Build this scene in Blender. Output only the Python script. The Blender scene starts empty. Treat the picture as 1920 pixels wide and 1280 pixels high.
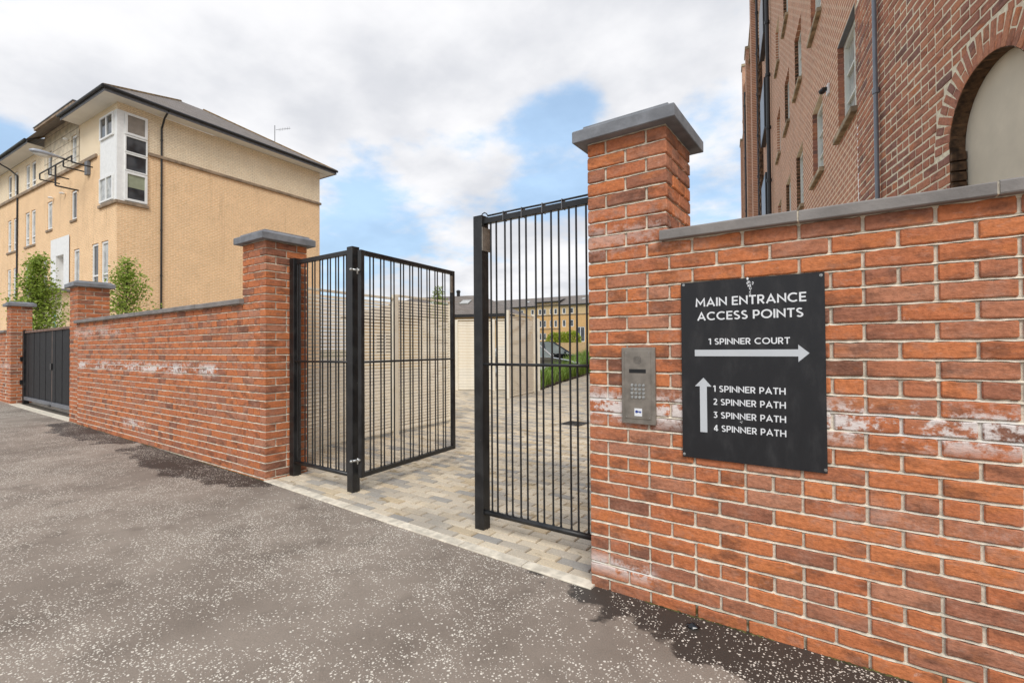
import bpy, math, random
from math import sin, cos, radians, pi, atan, atan2, sqrt, hypot
from mathutils import Vector, Matrix, noise as mn
random.seed(11)
R = random.Random(5)
scene = bpy.context.scene
COL = scene.collection

# ------------------------------------------------------------------ camera
F_PX, YAW, PITCH, ROLL = 910.0, radians(35.2), atan(13.7 / 910), .0068
CAM = Vector((0, -2.471, 1.315))
fw = Vector((-sin(YAW) * cos(PITCH), cos(YAW) * cos(PITCH), sin(PITCH)))
r0 = Vector((cos(YAW), sin(YAW), 0)); u0 = r0.cross(fw)
rt = r0 * cos(ROLL) - u0 * sin(ROLL); up = u0 * cos(ROLL) + r0 * sin(ROLL)
cam_d = bpy.data.cameras.new('camera'); cam = bpy.data.objects.new('camera', cam_d); COL.objects.link(cam)
cam_d.sensor_width = 36; cam_d.lens = F_PX / 1920 * 36; cam_d.clip_start = .05; cam_d.clip_end = 2000
cam.matrix_world = Matrix(((rt.x, up.x, -fw.x, CAM.x), (rt.y, up.y, -fw.y, CAM.y), (rt.z, up.z, -fw.z, CAM.z), (0, 0, 0, 1)))
scene.camera = cam
scene.render.resolution_x = 1024; scene.render.resolution_y = 682
scene.view_settings.view_transform = 'Standard'; scene.view_settings.look = 'None'
scene.view_settings.exposure = 0.55; scene.view_settings.gamma = 1

# ------------------------------------------------------------------ node helpers
class NT:
    def __init__(s, tree): s.t = tree; s.t.nodes.clear()
    def n(s, typ, **kw):
        nd = s.t.nodes.new(typ)
        for k, v in kw.items():
            if k == 'ins':
                for kk, vv in v.items(): s.set(nd, kk, vv)
            else: setattr(nd, k, v)
        return nd
    def set(s, nd, k, v):
        if v is None: return
        if isinstance(v, bpy.types.NodeSocket): s.t.links.new(v, nd.inputs[k])
        else:
            inp = nd.inputs[k]
            if inp.type == 'RGBA' and not isinstance(v, (int, float)) and len(v) == 3: v = (*v, 1)
            inp.default_value = v
    def math(s, op, a, b=0, c=None, clamp=False):
        nd = s.n('ShaderNodeMath', operation=op, use_clamp=clamp); s.set(nd, 0, a); s.set(nd, 1, b)
        if c is not None: s.set(nd, 2, c)
        return nd.outputs[0]
    def mix(s, f, a, b, blend='MIX'):
        nd = s.n('ShaderNodeMix', data_type='RGBA', blend_type=blend); s.set(nd, 0, f); s.set(nd, 6, a); s.set(nd, 7, b)
        return nd.outputs[2]
    def noise(s, vec, scale, detail=3, rough=.55, out=0, dist=0):
        nd = s.n('ShaderNodeTexNoise'); s.set(nd, 'Vector', vec); s.set(nd, 'Scale', scale); s.set(nd, 'Detail', detail)
        s.set(nd, 'Roughness', rough); s.set(nd, 'Distortion', dist); return nd.outputs[out]
    def ramp(s, f, stops, interp='LINEAR'):
        nd = s.n('ShaderNodeValToRGB'); cr = nd.color_ramp; cr.interpolation = interp
        while len(cr.elements) < len(stops): cr.elements.new(.5)
        for e, (p, c) in zip(cr.elements, stops):
            e.position = p; e.color = (*c, 1) if not isinstance(c, (int, float)) else (c, c, c, 1)
        s.set(nd, 0, f); return nd.outputs[0]
    def rng(s, v, a, b, c=0, d=1, smooth=True):
        nd = s.n('ShaderNodeMapRange', interpolation_type='SMOOTHSTEP' if smooth else 'LINEAR')
        for i, x in enumerate((v, a, b, c, d)): s.set(nd, i, x)
        return nd.outputs[0]
    def obj(s): return s.n('ShaderNodeTexCoord').outputs['Object']
    def pos(s): return s.n('ShaderNodeNewGeometry').outputs['Position']
    def sep(s, v):
        nd = s.n('ShaderNodeSeparateXYZ'); s.set(nd, 0, v); return nd.outputs
    def comb(s, x, y, z):
        nd = s.n('ShaderNodeCombineXYZ'); s.set(nd, 0, x); s.set(nd, 1, y); s.set(nd, 2, z); return nd.outputs[0]
    def vm(s, op, a, b):
        nd = s.n('ShaderNodeVectorMath', operation=op); s.set(nd, 0, a); s.set(nd, 1, b); return nd.outputs[0]
    def bump(s, h, strength=.5, dist=.01, normal=None):
        nd = s.n('ShaderNodeBump'); s.set(nd, 'Height', h); s.set(nd, 'Strength', strength); s.set(nd, 'Distance', dist)
        if normal is not None: s.set(nd, 'Normal', normal)
        return nd.outputs[0]
    def rnd(s):
        a = s.n('ShaderNodeObjectInfo').outputs['Random']; b = s.n('ShaderNodeNewGeometry').outputs['Random Per Island']
        return s.math('FRACT', s.math('ADD', a, b))
    def out(s, col, rough=.8, normal=None, metal=0, spec=.5, **kw):
        p = s.n('ShaderNodeBsdfPrincipled'); s.set(p, 'Base Color', col); s.set(p, 'Roughness', rough); s.set(p, 'Metallic', metal)
        s.set(p, 'Specular IOR Level', spec)
        for k, v in kw.items(): s.set(p, k.replace('_', ' '), v)
        if normal is not None: s.set(p, 'Normal', normal)
        o = s.n('ShaderNodeOutputMaterial'); s.t.links.new(p.outputs[0], o.inputs[0]); return p
def new_mat(name):
    m = bpy.data.materials.new(name); m.use_nodes = True; return m, NT(m.node_tree)

# ------------------------------------------------------------------ world: pale blue sky under broken cloud
SUN_AZ, SUN_EL = radians(143), radians(46)      # compass style: direction the light comes from, from +y clockwise
w = bpy.data.worlds.new('World'); scene.world = w; w.use_nodes = True
t = NT(w.node_tree)
sky = t.n('ShaderNodeTexSky', sky_type='NISHITA', sun_disc=False); sky.sun_elevation = SUN_EL; sky.sun_rotation = SUN_AZ
sky.air_density = 1.3; sky.dust_density = 1.5; sky.ozone_density = 1.6
gen = t.n('ShaderNodeTexCoord').outputs['Generated']
d3 = t.sep(gen)
zc = t.math('MAXIMUM', d3[2], .0)
den = t.math('ADD', zc, .22)
cv = t.comb(t.math('DIVIDE', d3[0], den), t.math('DIVIDE', d3[1], den), .3)
big = t.noise(t.vm('ADD', cv, (4.2, 1.7, 0)), 1.15, 7, .52)
med = t.noise(t.vm('ADD', cv, (1.2, 7.7, 3)), 3.4, 8, .58)
cl = t.math('ADD', t.math('MULTIPLY', big, .55), t.math('MULTIPLY', med, .45))
def px_dir(x, y):
    d = fw * F_PX + rt * (x - 960) + up * (640 - y); return d.normalized()
def blob(x, y, rad, amp):
    d = px_dir(x, y)
    nd = t.n('ShaderNodeVectorMath', operation='DISTANCE'); t.set(nd, 0, gen); nd.inputs[1].default_value = d
    return t.rng(nd.outputs['Value'], 0, rad, amp, 0)
SKY_BLOBS = [(690, 400, .30, -.22), (1010, 320, .24, -.16), (880, 270, .10, -.06), (1300, 360, .18, -.09), (0, 255, .14, -.13), (1090, 190, .10, -.07),
             (900, 60, .45, .12), (560, 200, .28, .08), (300, 40, .6, .10), (900, 190, .07, .08), (800, 500, .20, .09), (930, 290, .07, .08), (1150, 60, .2, .06)]
for b in SKY_BLOBS: cl = t.math('ADD', cl, blob(*b))
cov = t.rng(cl, .36, .49)
shade = t.noise(t.vm('ADD', cv, (9, 2, 5)), 1.5, 5, .5)
shade2 = t.noise(t.vm('ADD', cv, (2, 9, 1)), 4.0, 7, .55)
sh = t.math('ADD', t.math('MULTIPLY', shade, .6), t.math('MULTIPLY', shade2, .4))
cc = t.mix(t.rng(sh, .36, .62), (.50, .512, .545), (.685, .685, .70))
blue = t.mix(1, sky.outputs[0], (1.0, 1.0, 1.0), 'MULTIPLY')
SKY_STR = .12
ccs = t.vm('SCALE', cc, (0, 0, 0)); ccs.node.inputs['Scale'].default_value = 1.0 / SKY_STR
# hazy lift of the blue by thin high cloud
thin = t.mix(.72, blue, t.vm('MULTIPLY', ccs, (.62, .86, 1.13)))
fin = t.mix(cov, thin, ccs)
bg = t.n('ShaderNodeBackground'); t.set(bg, 'Color', fin); bg.inputs['Strength'].default_value = SKY_STR
wo = t.n('ShaderNodeOutputWorld'); t.t.links.new(bg.outputs[0], wo.inputs[0])

sd = bpy.data.lights.new('sun', 'SUN'); sd.energy = 1.5; sd.angle = radians(26); sd.color = (1, .965, .91)
so = bpy.data.objects.new('sun', sd); COL.objects.link(so)
sdir = Vector((sin(SUN_AZ) * cos(SUN_EL), cos(SUN_AZ) * cos(SUN_EL), sin(SUN_EL)))
so.rotation_euler = sdir.to_track_quat('Z', 'Y').to_euler(); so.location = (0, -20, 30)

# ------------------------------------------------------------------ object helpers
def mesh_obj(name, verts, faces, mat, parent=None, M=None, smooth=False):
    me = bpy.data.meshes.new(name); me.from_pydata([tuple(v) for v in verts], [], faces); me.update()
    if mat is not None: me.materials.append(mat)
    if smooth:
        for p in me.polygons: p.use_smooth = True
    return link(name, me, parent, M)
def link(name, me, parent=None, M=None):
    o = bpy.data.objects.new(name, me); COL.objects.link(o)
    if parent is not None: o.parent = parent
    if M is not None: o.matrix_basis = M
    return o
def tag(o, label, cat, group=None):
    o['label'] = label; o['category'] = cat
    if group: o['group'] = group
    return o
def thing(name, label, cat, loc=(0, 0, 0), group=None, rotz=0):
    o = bpy.data.objects.new(name, None); COL.objects.link(o); o.location = loc; o.rotation_euler = (0, 0, rotz)
    o.empty_display_size = .1
    return tag(o, label, cat, group)
def structure(o): o['kind'] = 'structure'; return o
def stuff(o): o['kind'] = 'stuff'; return o

def raw(mb, name, mat, parent=None, M=None): return mesh_obj(name, mb.v, mb.f, mat, parent, M)
class MB:
    def __init__(s): s.v = []; s.f = []
    def add(s, vs, fs, M=None):
        b = len(s.v)
        s.v += [(M @ Vector(v)) if M else Vector(v) for v in vs]; s.f += [tuple(i + b for i in f) for f in fs]; return s
    def box(s, x0, x1, y0, y1, z0, z1, M=None):
        vs = [(x0, y0, z0), (x1, y0, z0), (x1, y1, z0), (x0, y1, z0), (x0, y0, z1), (x1, y0, z1), (x1, y1, z1), (x0, y1, z1)]
        return s.add(vs, [(0, 3, 2, 1), (4, 5, 6, 7), (0, 1, 5, 4), (1, 2, 6, 5), (2, 3, 7, 6), (3, 0, 4, 7)], M)
    def bbox(s, x0, x1, y0, y1, z0, z1, b=.004, M=None):
        """box with bevelled edges"""
        vs = []; idx = {}
        for i, (xa, xb) in enumerate(((x0, x0 + b), (x1, x1 - b))):
            for j, (ya, yb) in enumerate(((y0, y0 + b), (y1, y1 - b))):
                for k, (za, zb) in enumerate(((z0, z0 + b), (z1, z1 - b))):
                    idx[i, j, k, 0] = len(vs); vs.append((xa, yb, zb))
                    idx[i, j, k, 1] = len(vs); vs.append((xb, ya, zb))
                    idx[i, j, k, 2] = len(vs); vs.append((xb, yb, za))
        fs = []
        I = idx
        fs += [(I[0,0,0,0], I[0,0,1,0], I[0,1,1,0], I[0,1,0,0]), (I[1,0,0,0], I[1,1,0,0], I[1,1,1,0], I[1,0,1,0])]
        fs += [(I[0,0,0,1], I[1,0,0,1], I[1,0,1,1], I[0,0,1,1]), (I[0,1,0,1], I[0,1,1,1], I[1,1,1,1], I[1,1,0,1])]
        fs += [(I[0,0,0,2], I[0,1,0,2], I[1,1,0,2], I[1,0,0,2]), (I[0,0,1,2], I[1,0,1,2], I[1,1,1,2], I[0,1,1,2])]
        for j in (0, 1):
            for k in (0, 1): fs.append((I[0,j,k,1], I[1,j,k,1], I[1,j,k,2], I[0,j,k,2]))
        for i in (0, 1):
            for k in (0, 1): fs.append((I[i,0,k,0], I[i,1,k,0], I[i,1,k,2], I[i,0,k,2]))
        for i in (0, 1):
            for j in (0, 1): fs.append((I[i,j,0,0], I[i,j,1,0], I[i,j,1,1], I[i,j,0,1]))
        for i in (0, 1):
            for j in (0, 1):
                for k in (0, 1): fs.append((I[i,j,k,0], I[i,j,k,1], I[i,j,k,2]))
        return s.add(vs, fs, M)
    def tube(s, p, q, r, n=8, r2=None, caps=True):
        p, q = Vector(p), Vector(q); d = (q - p).normalized(); a = d.orthogonal().normalized(); b = d.cross(a); r2 = r if r2 is None else r2
        vs = [p + (a * cos(2*pi*i/n) + b * sin(2*pi*i/n)) * r for i in range(n)] + [q + (a * cos(2*pi*i/n) + b * sin(2*pi*i/n)) * r2 for i in range(n)]
        fs = [(i, (i+1) % n, n + (i+1) % n, n + i) for i in range(n)]
        if caps: fs += [tuple(range(n))[::-1], tuple(range(n, 2*n))]
        return s.add(vs, fs)
    def path(s, pts, r, n=8):
        for a, b in zip(pts, pts[1:]): s.tube(a, b, r, n)
        return s
    def quad(s, *vs): return s.add(vs, [tuple(range(len(vs)))])
    def ellip(s, c, rx, ry, rz, nu=10, nv=6):
        vs = []; fs = []
        for j in range(nv + 1):
            th = pi * j / nv
            for i in range(nu):
                ph = 2*pi*i/nu; vs.append((c[0] + rx*sin(th)*cos(ph), c[1] + ry*sin(th)*sin(ph), c[2] + rz*cos(th)))
        for j in range(nv):
            for i in range(nu): fs.append((j*nu+i, (j+1)*nu+i, (j+1)*nu+(i+1) % nu, j*nu+(i+1) % nu))
        return s.add(vs, fs)
    def build(s, name, mat, parent=None, M=None, smooth=False):
        o = mesh_obj(name, s.v, s.f, mat, parent, M, smooth)
        me = o.data
        import bmesh
        bm = bmesh.new(); bm.from_mesh(me); bmesh.ops.recalc_face_normals(bm, faces=bm.faces); bm.to_mesh(me); bm.free()
        return o
def frame(origin, right):
    """local x = right along the wall seen from outside, y = into the building, z = up"""
    x = Vector((right[0], right[1], 0)).normalized(); y = Vector((-x.y, x.x, 0))
    return Matrix(((x.x, y.x, 0, origin[0]), (x.y, y.y, 0, origin[1]), (0, 0, 1, origin[2] if len(origin) > 2 else 0), (0, 0, 0, 1)))
T = Matrix.Translation
def RZ(a): return Matrix.Rotation(a, 4, 'Z')

# ground level: flat by the sign, rising a touch to the far left
def gz(x):
    pts = [(-60, .2), (-15.9, .125), (-11.2, .10), (-4.68, .052), (-1.2, 0), (50, 0)]
    for (a, za), (b, zb) in zip(pts, pts[1:]):
        if x <= b: return za + (zb - za) * max(0, min(1, (x - a) / (b - a)))
    return 0

# ------------------------------------------------------------------ materials
def simple(name, col, rough=.6, metal=0, spec=.5, var=.06, scale=6, bump=0, bs=60):
    m, t = new_mat(name)
    n = t.noise(t.obj(), scale, 4)
    c = t.mix(t.rng(n, .3, .7), tuple(c * (1 - var * 1.5) for c in col), tuple(min(1, c * (1 + var * 1.5)) for c in col))
    nb = t.bump(t.noise(t.obj(), bs, 3), bump, .004) if bump else None
    t.out(c, rough, nb, metal, spec); return m

def brick_mat(name, stops, white=None, dark=.62, rough=.87, fine=1.0):
    m, t = new_mat(name)
    r = t.rnd(); o = t.obj()
    off = t.comb(t.math('MULTIPLY', r, 37.), t.math('MULTIPLY', r, 11.), t.math('MULTIPLY', r, 23.))
    ov = t.vm('ADD', o, off)
    ovs = t.vm('MULTIPLY', ov, (1, 1, 2.2))
    base = t.ramp(r, stops)
    n1 = t.noise(ovs, 5.5 * fine, 4, .62)
    base2 = t.mix(t.math('MULTIPLY', t.rng(n1, .47, .66), dark), base, (.125, .060, .040))
    n1b = t.noise(t.vm('ADD', ovs, (7, 3, 1)), 6 * fine, 3, .6)
    base2 = t.mix(t.math('MULTIPLY', t.rng(n1b, .52, .74), .55), base2, (.60, .20, .065))
    n1c = t.noise(t.vm('ADD', t.vm('MULTIPLY', ov, (1, 1, 1.6)), (3, 9, 4)), 9 * fine, 4, .65)
    base2 = t.mix(t.math('MULTIPLY', t.rng(n1c, .50, .70), .42), base2, (.44, .235, .165))
    n2 = t.noise(ov, 60 * fine, 4, .65)
    c = t.mix(1, base2, t.ramp(n2, [(.25, .72), (.75, 1.22)]), 'MULTIPLY')
    n3 = t.noise(t.vm('MULTIPLY', ov, (1, 1, 3)), 22 * fine, 4, .7)
    c = t.mix(t.math('MULTIPLY', t.rng(n3, .56, .72), .30), c, (.50, .33, .26))
    if white:
        p = t.sep(t.pos())
        wn = t.noise(t.vm('MULTIPLY', t.pos(), (1, 1, 3)), 2.3, 5, .6); wf = t.noise(t.pos(), 24, 6, .7)
        tot = None
        for (zc_, hw, x0, x1, amp) in white:
            b = t.rng(t.math('ABSOLUTE', t.math('SUBTRACT', p[2], zc_)), 0, hw, 1, 0)
            b = t.math('MULTIPLY', b, t.rng(p[0], x0, x0 + .12)); b = t.math('MULTIPLY', b, t.rng(p[0], x1 - .12, x1, 1, 0))
            b = t.math('MULTIPLY', b, amp); tot = b if tot is None else t.math('MAXIMUM', tot, b)
        mk = t.math('MULTIPLY', tot, t.rng(t.math('ADD', t.math('MULTIPLY', wn, .55), t.math('MULTIPLY', wf, .45)), .46, .545))
        sp = t.math('MULTIPLY', t.rng(t.noise(t.pos(), 9, 5, .75), .66, .76), .55)
        mk = t.math('MAXIMUM', mk, sp)
        c = t.mix(t.math('MINIMUM', mk, .92), c, (.76, .69, .65))
    h = t.math('ADD', t.math('MULTIPLY', n2, .6), t.math('MULTIPLY', t.noise(ovs, 18, 4, .6), 1.4))
    t.out(c, rough, t.bump(h, .8, .006), 0, .3)
    return m
RED = [(0, (.60, .205, .080)), (.3, (.56, .182, .072)), (.55, (.50, .165, .072)), (.72, (.46, .180, .097)), (.82, (.50, .22, .130)), (.93, (.38, .148, .085)), (1, (.25, .11, .07))]
WHITE_R = [(1.0, .13, -1.3, 1.9, 1.25), (1.93, .2, -2, -.5, .3), (.14, .08, -1.3, -.8, .8), (.62, .12, -.2, .6, .15)]
WHITE_L = [(1.10, .10, -10.7, -5.6, 1.2), (.32, .1, -8.6, -7.7, .8), (1.62, .12, -11, -8.6, .45), (1.0, .1, -17, -15.8, .6)]
M_brick = brick_mat('red_brick', RED, WHITE_R + WHITE_L)
OLD = [(0, (.56, .25, .145)), (.35, (.49, .21, .13)), (.65, (.42, .18, .12)), (.88, (.34, .155, .115)), (1, (.21, .125, .11))]
M_oldbrick = brick_mat('old_brick', OLD, None, .6)

def mortar_mat(name, col, moss=True, white=None):
    m, t = new_mat(name)
    p = t.pos(); n = t.noise(p, 30, 5, .6); n2 = t.noise(p, 140, 3, .6)
    c = t.mix(t.rng(n, .3, .7), tuple(x * .78 for x in col), tuple(min(.9, x * 1.15) for x in col))
    z = t.sep(p)
    if white:
        k = None
        for (zc_, hw, x0, x1, amp) in white:
            b = t.rng(t.math('ABSOLUTE', t.math('SUBTRACT', z[2], zc_)), 0, hw, 1, 0)
            b = t.math('MULTIPLY', b, t.rng(z[0], x0, x0 + .12)); b = t.math('MULTIPLY', b, t.rng(z[0], x1 - .12, x1, amp, 0))
            k = b if k is None else t.math('MAXIMUM', k, b)
        c = t.mix(t.math('MULTIPLY', k, t.rng(t.noise(p, 3, 4), .42, .6)), c, (.78, .76, .72))
    if moss:
        mk = t.math('MULTIPLY', t.rng(z[2], .02, .09, 1, 0), t.rng(t.noise(p, 7, 4), .46, .6))
        c = t.mix(mk, c, (.09, .075, .02))
    t.out(c, .95, t.bump(n2, .8, .004), 0, .2); return m
M_mortar = mortar_mat('lime_mortar', (.74, .66, .53), True, WHITE_R + WHITE_L)
M_oldmortar = mortar_mat('old_mortar', (.88, .75, .58), False)

def planar_brick(name, c1, c2, mortar, bw, bh, ms, streaks=0, band=None, rough=.85, bump=.5):
    """brick pattern for walls too far off to build brick by brick; object x / z are the wall's axes"""
    m, t = new_mat(name)
    o = t.sep(t.obj()); v = t.comb(o[0], o[2], 0)
    b = t.n('ShaderNodeTexBrick', offset=.5, squash=1); t.set(b, 'Vector', v); t.set(b, 'Scale', 1.0)
    t.set(b, 'Brick Width', bw); t.set(b, 'Row Height', bh); t.set(b, 'Mortar Size', ms); t.set(b, 'Mortar Smooth', .1); t.set(b, 'Bias', -.2)
    t.set(b, 'Color1', c1); t.set(b, 'Color2', c2); t.set(b, 'Mortar', mortar)
    n = t.noise(v, 1.1, 5, .6)
    c = t.mix(1, b.outputs[0], t.ramp(n, [(.3, .93), (.7, 1.05)]), 'MULTIPLY')
    n2 = t.noise(t.comb(t.math('MULTIPLY', o[0], 9), t.math('MULTIPLY', o[2], 22), 0), 1, 3, .6)
    c = t.mix(1, c, t.ramp(n2, [(.25, .80), (.75, 1.15)]), 'MULTIPLY')
    if streaks:
        s = t.noise(t.comb(t.math('MULTIPLY', o[0], 2.6), t.math('MULTIPLY', o[2], .22), 3), 1, 5, .65)
        c = t.mix(t.math('MULTIPLY', t.rng(s, .53, .75), streaks), c, (.30, .17, .09))
    t.out(c, rough, t.bump(t.math('SUBTRACT', 1, b.outputs['Fac']), bump, .008), 0, .3); return m
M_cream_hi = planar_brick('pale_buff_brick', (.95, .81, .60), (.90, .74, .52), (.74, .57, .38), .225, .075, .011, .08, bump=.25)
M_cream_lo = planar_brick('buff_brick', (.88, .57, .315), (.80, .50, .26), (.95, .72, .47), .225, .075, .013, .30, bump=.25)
M_far_brick = planar_brick('far_buff_brick', (.80, .49, .21), (.73, .44, .18), (.55, .36, .18), .225, .075, .008, .1)
M_far_hi = planar_brick('far_pale_brick', (.68, .50, .27), (.62, .45, .24), (.6, .45, .26), .225, .075, .008, .05)
M_old_plan = planar_brick('old_brick_far', (.54, .25, .15), (.42, .19, .125), (.84, .68, .50), .235, .080, .011, .12, bump=.8)

M_grey_conc = simple('grey_cast_stone', (.205, .212, .228), .75, var=.14, scale=9, bump=.35, bs=90)
M_cope = simple('grey_coping', (.235, .215, .20), .8, var=.14, scale=5, bump=.4, bs=80)
M_white = simple('white_paint', (.84, .84, .82), .45, var=.03)
M_frame = simple('pale_window_frame', (.78, .80, .74), .45, var=.03)
M_sill = simple('stone_sill', (.30, .22, .15), .85, var=.18, scale=4, bump=.4)
M_sill_old = simple('old_stone_sill', (.36, .29, .19), .85, var=.3, scale=6, bump=.5)
M_soffit = simple('soffit_board', (.74, .72, .67), .6, var=.03, scale=1)
M_gutter = simple('black_gutter', (.018, .018, .02), .4, var=.2)
M_fascia = simple('grey_fascia', (.16, .165, .18), .5, var=.08)
M_slate = None
def roof_mat(name, col):
    m, t = new_mat(name)
    o = t.sep(t.obj()); v = t.comb(o[0], o[2], 0)
    b = t.n('ShaderNodeTexBrick', offset=.5); t.set(b, 'Vector', v); t.set(b, 'Scale', 1.0); t.set(b, 'Brick Width', .33); t.set(b, 'Row Height', .17)
    t.set(b, 'Mortar Size', .012); t.set(b, 'Color1', tuple(c * 1.1 for c in col)); t.set(b, 'Color2', tuple(c * .85 for c in col)); t.set(b, 'Mortar', tuple(c * .45 for c in col))
    n = t.noise(v, .8, 5, .6)
    c = t.mix(t.rng(n, .5, .75, 0, .4), b.outputs[0], (.16, .12, .06))
    t.out(c, .85, t.bump(t.math('SUBTRACT', 1, b.outputs['Fac']), .5, .01), 0, .3); return m
M_slate = roof_mat('roof_tiles', (.23, .20, .18))
M_ashlar = simple('ashlar_stone', (.70, .60, .45), .85, var=.14, scale=2.5, bump=.3)
M_render = simple('cream_render', (.66, .60, .48), .9, var=.05, scale=3, bump=.3, bs=25)
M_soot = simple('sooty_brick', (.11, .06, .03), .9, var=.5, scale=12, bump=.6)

def black_metal():
    m, t = new_mat('black_painted_steel')
    n = t.noise(t.pos(), 9, 5, .6); sc = t.noise(t.pos(), 140, 2, .5)
    c = t.mix(t.rng(n, .35, .7), (.010, .010, .011), (.026, .026, .026))
    c = t.mix(t.rng(sc, .74, .78), c, (.28, .27, .25))
    t.out(c, t.rng(n, .3, .7, .30, .5), t.bump(t.noise(t.pos(), 60, 3), .15, .002), 0, .5); return m
M_black = black_metal()
M_galv = simple('galvanised_steel', (.50, .51, .50), .38, .85, var=.2, scale=40)
M_steel_plate = simple('worn_steel_plate', (.27, .24, .205), .5, .55, var=.12, scale=18)
def louvre():
    m, t = new_mat('cream_louvre')
    n = t.noise(t.obj(), 5, 4); c = t.mix(t.rng(n, .35, .75), (.84, .78, .66), (.76, .69, .55)); t.out(c, .55, None, 0, .4); return m
M_louvre = louvre()
def glass(name, a, b, scale=1.2, rough=.06):
    m, t = new_mat(name)
    n = t.noise(t.obj(), scale, 2)
    t.out(t.mix(t.rng(n, .4, .6), a, b), rough, None, 0, .8); return m
M_glass = glass('window_glass', (.02, .025, .03), (.07, .08, .09))
M_glass_net = glass('window_with_net_curtain', (.30, .31, .30), (.48, .49, .47), 3)
M_blind = simple('green_roller_blind', (.30, .32, .22), .6)
M_curtain = simple('striped_curtain', (.28, .24, .2), .7)
M_dark = simple('dark_plastic', (.012, .012, .013), .35)
M_wood = simple('black_stained_board', (.009, .009, .010), .7, var=.3, scale=12, bump=.4)
M_brown = simple('weathered_capping', (.20, .12, .09), .8, var=.25, scale=10)
M_gap = simple('pale_gap_strip', (.34, .24, .19), .8, var=.2)  # pale colour put in for the light gaps between the gate boards
M_soil = simple('bark_mulch', (.09, .055, .04), .95, var=.5, scale=20, bump=.8)
M_stonek = simple('pale_kerb_stone', (.70, .63, .51), .9, var=.14, scale=14, bump=.5, bs=120)

def asphalt():
    m, t = new_mat('asphalt_with_white_chippings')
    p = t.pos(); s = t.sep(p)
    b = t.noise(p, .9, 6, .6); f = t.noise(p, 160, 4, .7); b2 = t.noise(p, 3.2, 5, .6)
    c = t.mix(t.rng(b, .33, .66), (.235, .192, .155), (.345, .288, .236))
    c = t.mix(t.math('MULTIPLY', t.rng(b2, .52, .72), .55), c, (.165, .133, .106))
    c = t.mix(1, c, t.ramp(f, [(.25, .7), (.8, 1.25)]), 'MULTIPLY')
    # damp patches soaking out from the foot of the wall
    dn = t.noise(p, 2.6, 6, .62); dn = t.math('MULTIPLY', t.math('SUBTRACT', dn, .5), 1.5)
    tot = None
    for (cx, cy, rx, ry) in ((.35, .02, 1.8, .42), (-6.1, -.04, 1.75, .42), (-5.0, -.03, .6, .30), (-9.6, .0, 1.6, .44), (1.8, -.1, 1.3, .6)):
        e = t.math('SQRT', t.math('ADD', t.math('POWER', t.math('ABSOLUTE', t.math('DIVIDE', t.math('SUBTRACT', s[0], cx), rx)), 2),
                                  t.math('POWER', t.math('ABSOLUTE', t.math('DIVIDE', t.math('SUBTRACT', s[1], cy), ry)), 2)))
        k = t.rng(t.math('ADD', e, dn), .93, 1.03, 1, 0); tot = k if tot is None else t.math('MAXIMUM', tot, k)
    c = t.mix(t.math('MULTIPLY', tot, .88), c, (.034, .028, .024))
    # white chippings rolled into the surface
    pv = t.vm('ADD', p, t.vm('SCALE', t.noise(p, 30, 2, .5, out=1), (0, 0, 0)))
    pv.node.inputs[1].default_value = (0, 0, 0)
    wp = t.n('ShaderNodeVectorMath', operation='SCALE'); t.set(wp, 0, t.noise(p, 45, 2, .5, out=1)); wp.inputs['Scale'].default_value = .012
    pv = t.vm('ADD', p, wp.outputs[0])
    dens = t.math('ADD', t.math('MULTIPLY', t.noise(p, 1.3, 4, .65), .75), t.math('MULTIPLY', t.noise(p, 7, 3, .6), .55))
    # fewer chips towards the right foreground
    chip = None
    for sc, rad, thr in ((48, .235, .27), (85, .25, .20)):
        v = t.n('ShaderNodeTexVoronoi', feature='F1', voronoi_dimensions='2D'); t.set(v, 'Vector', pv); t.set(v, 'Scale', sc)
        q = t.sep(v.outputs['Color'])
        on = t.math('LESS_THAN', t.math('ADD', q[0], t.math('MULTIPLY', t.math('SUBTRACT', .62, dens), 2.7)), thr)
        rr = t.math('MULTIPLY', t.math('ADD', .45, t.math('MULTIPLY', q[1], .75)), rad)
        k = t.math('MULTIPLY', on, t.rng(t.math('SUBTRACT', v.outputs['Distance'], rr), -.03, .02, 1, 0))
        chip = k if chip is None else t.math('MAXIMUM', chip, k)
    c = t.mix(chip, c, (.80, .74, .64))
    h = t.math('ADD', t.math('MULTIPLY', f, .6), t.math('MULTIPLY', chip, .5))
    rough = t.math('SUBTRACT', .92, t.math('MULTIPLY', tot, .32))
    t.out(c, rough, t.bump(h, .8, .004), 0, .35); return m
M_asphalt = asphalt()

def paver_mat():
    m, t = new_mat('mixed_block_paving')
    r = t.rnd(); p = t.pos()
    c = t.ramp(r, [(0, (.72, .62, .47)), (.3, (.64, .55, .42)), (.5, (.54, .47, .37)), (.6, (.45, .41, .35)), (.76, (.36, .34, .31)), (.82, (.58, .46, .30)), (1, (.72, .62, .47))], 'LINEAR')
    patch = t.noise(p, .9, 4, .6)
    c = t.mix(t.math('MULTIPLY', t.rng(patch, .52, .66), .45), c, (.22, .21, .20))
    sd_ = t.noise(t.vm('MULTIPLY', p, (1, 2.2, 1)), 2.1, 5, .65)
    c = t.mix(t.math('MULTIPLY', t.rng(sd_, .60, .66), .8), c, (.36, .27, .155))
    f = t.noise(p, 120, 4, .65)
    c = t.mix(1, c, t.ramp(f, [(.25, .78), (.75, 1.18)]), 'MULTIPLY')
    t.out(c, .9, t.bump(f, .6, .003), 0, .3); return m
M_paver = paver_mat()
M_sand = simple('jointing_sand', (.075, .062, .047), .95, var=.3, scale=20, bump=.5)
M_grass = simple('rough_grass_ground', (.07, .09, .03), .95, var=.3, scale=.6, bump=.5)

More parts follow.
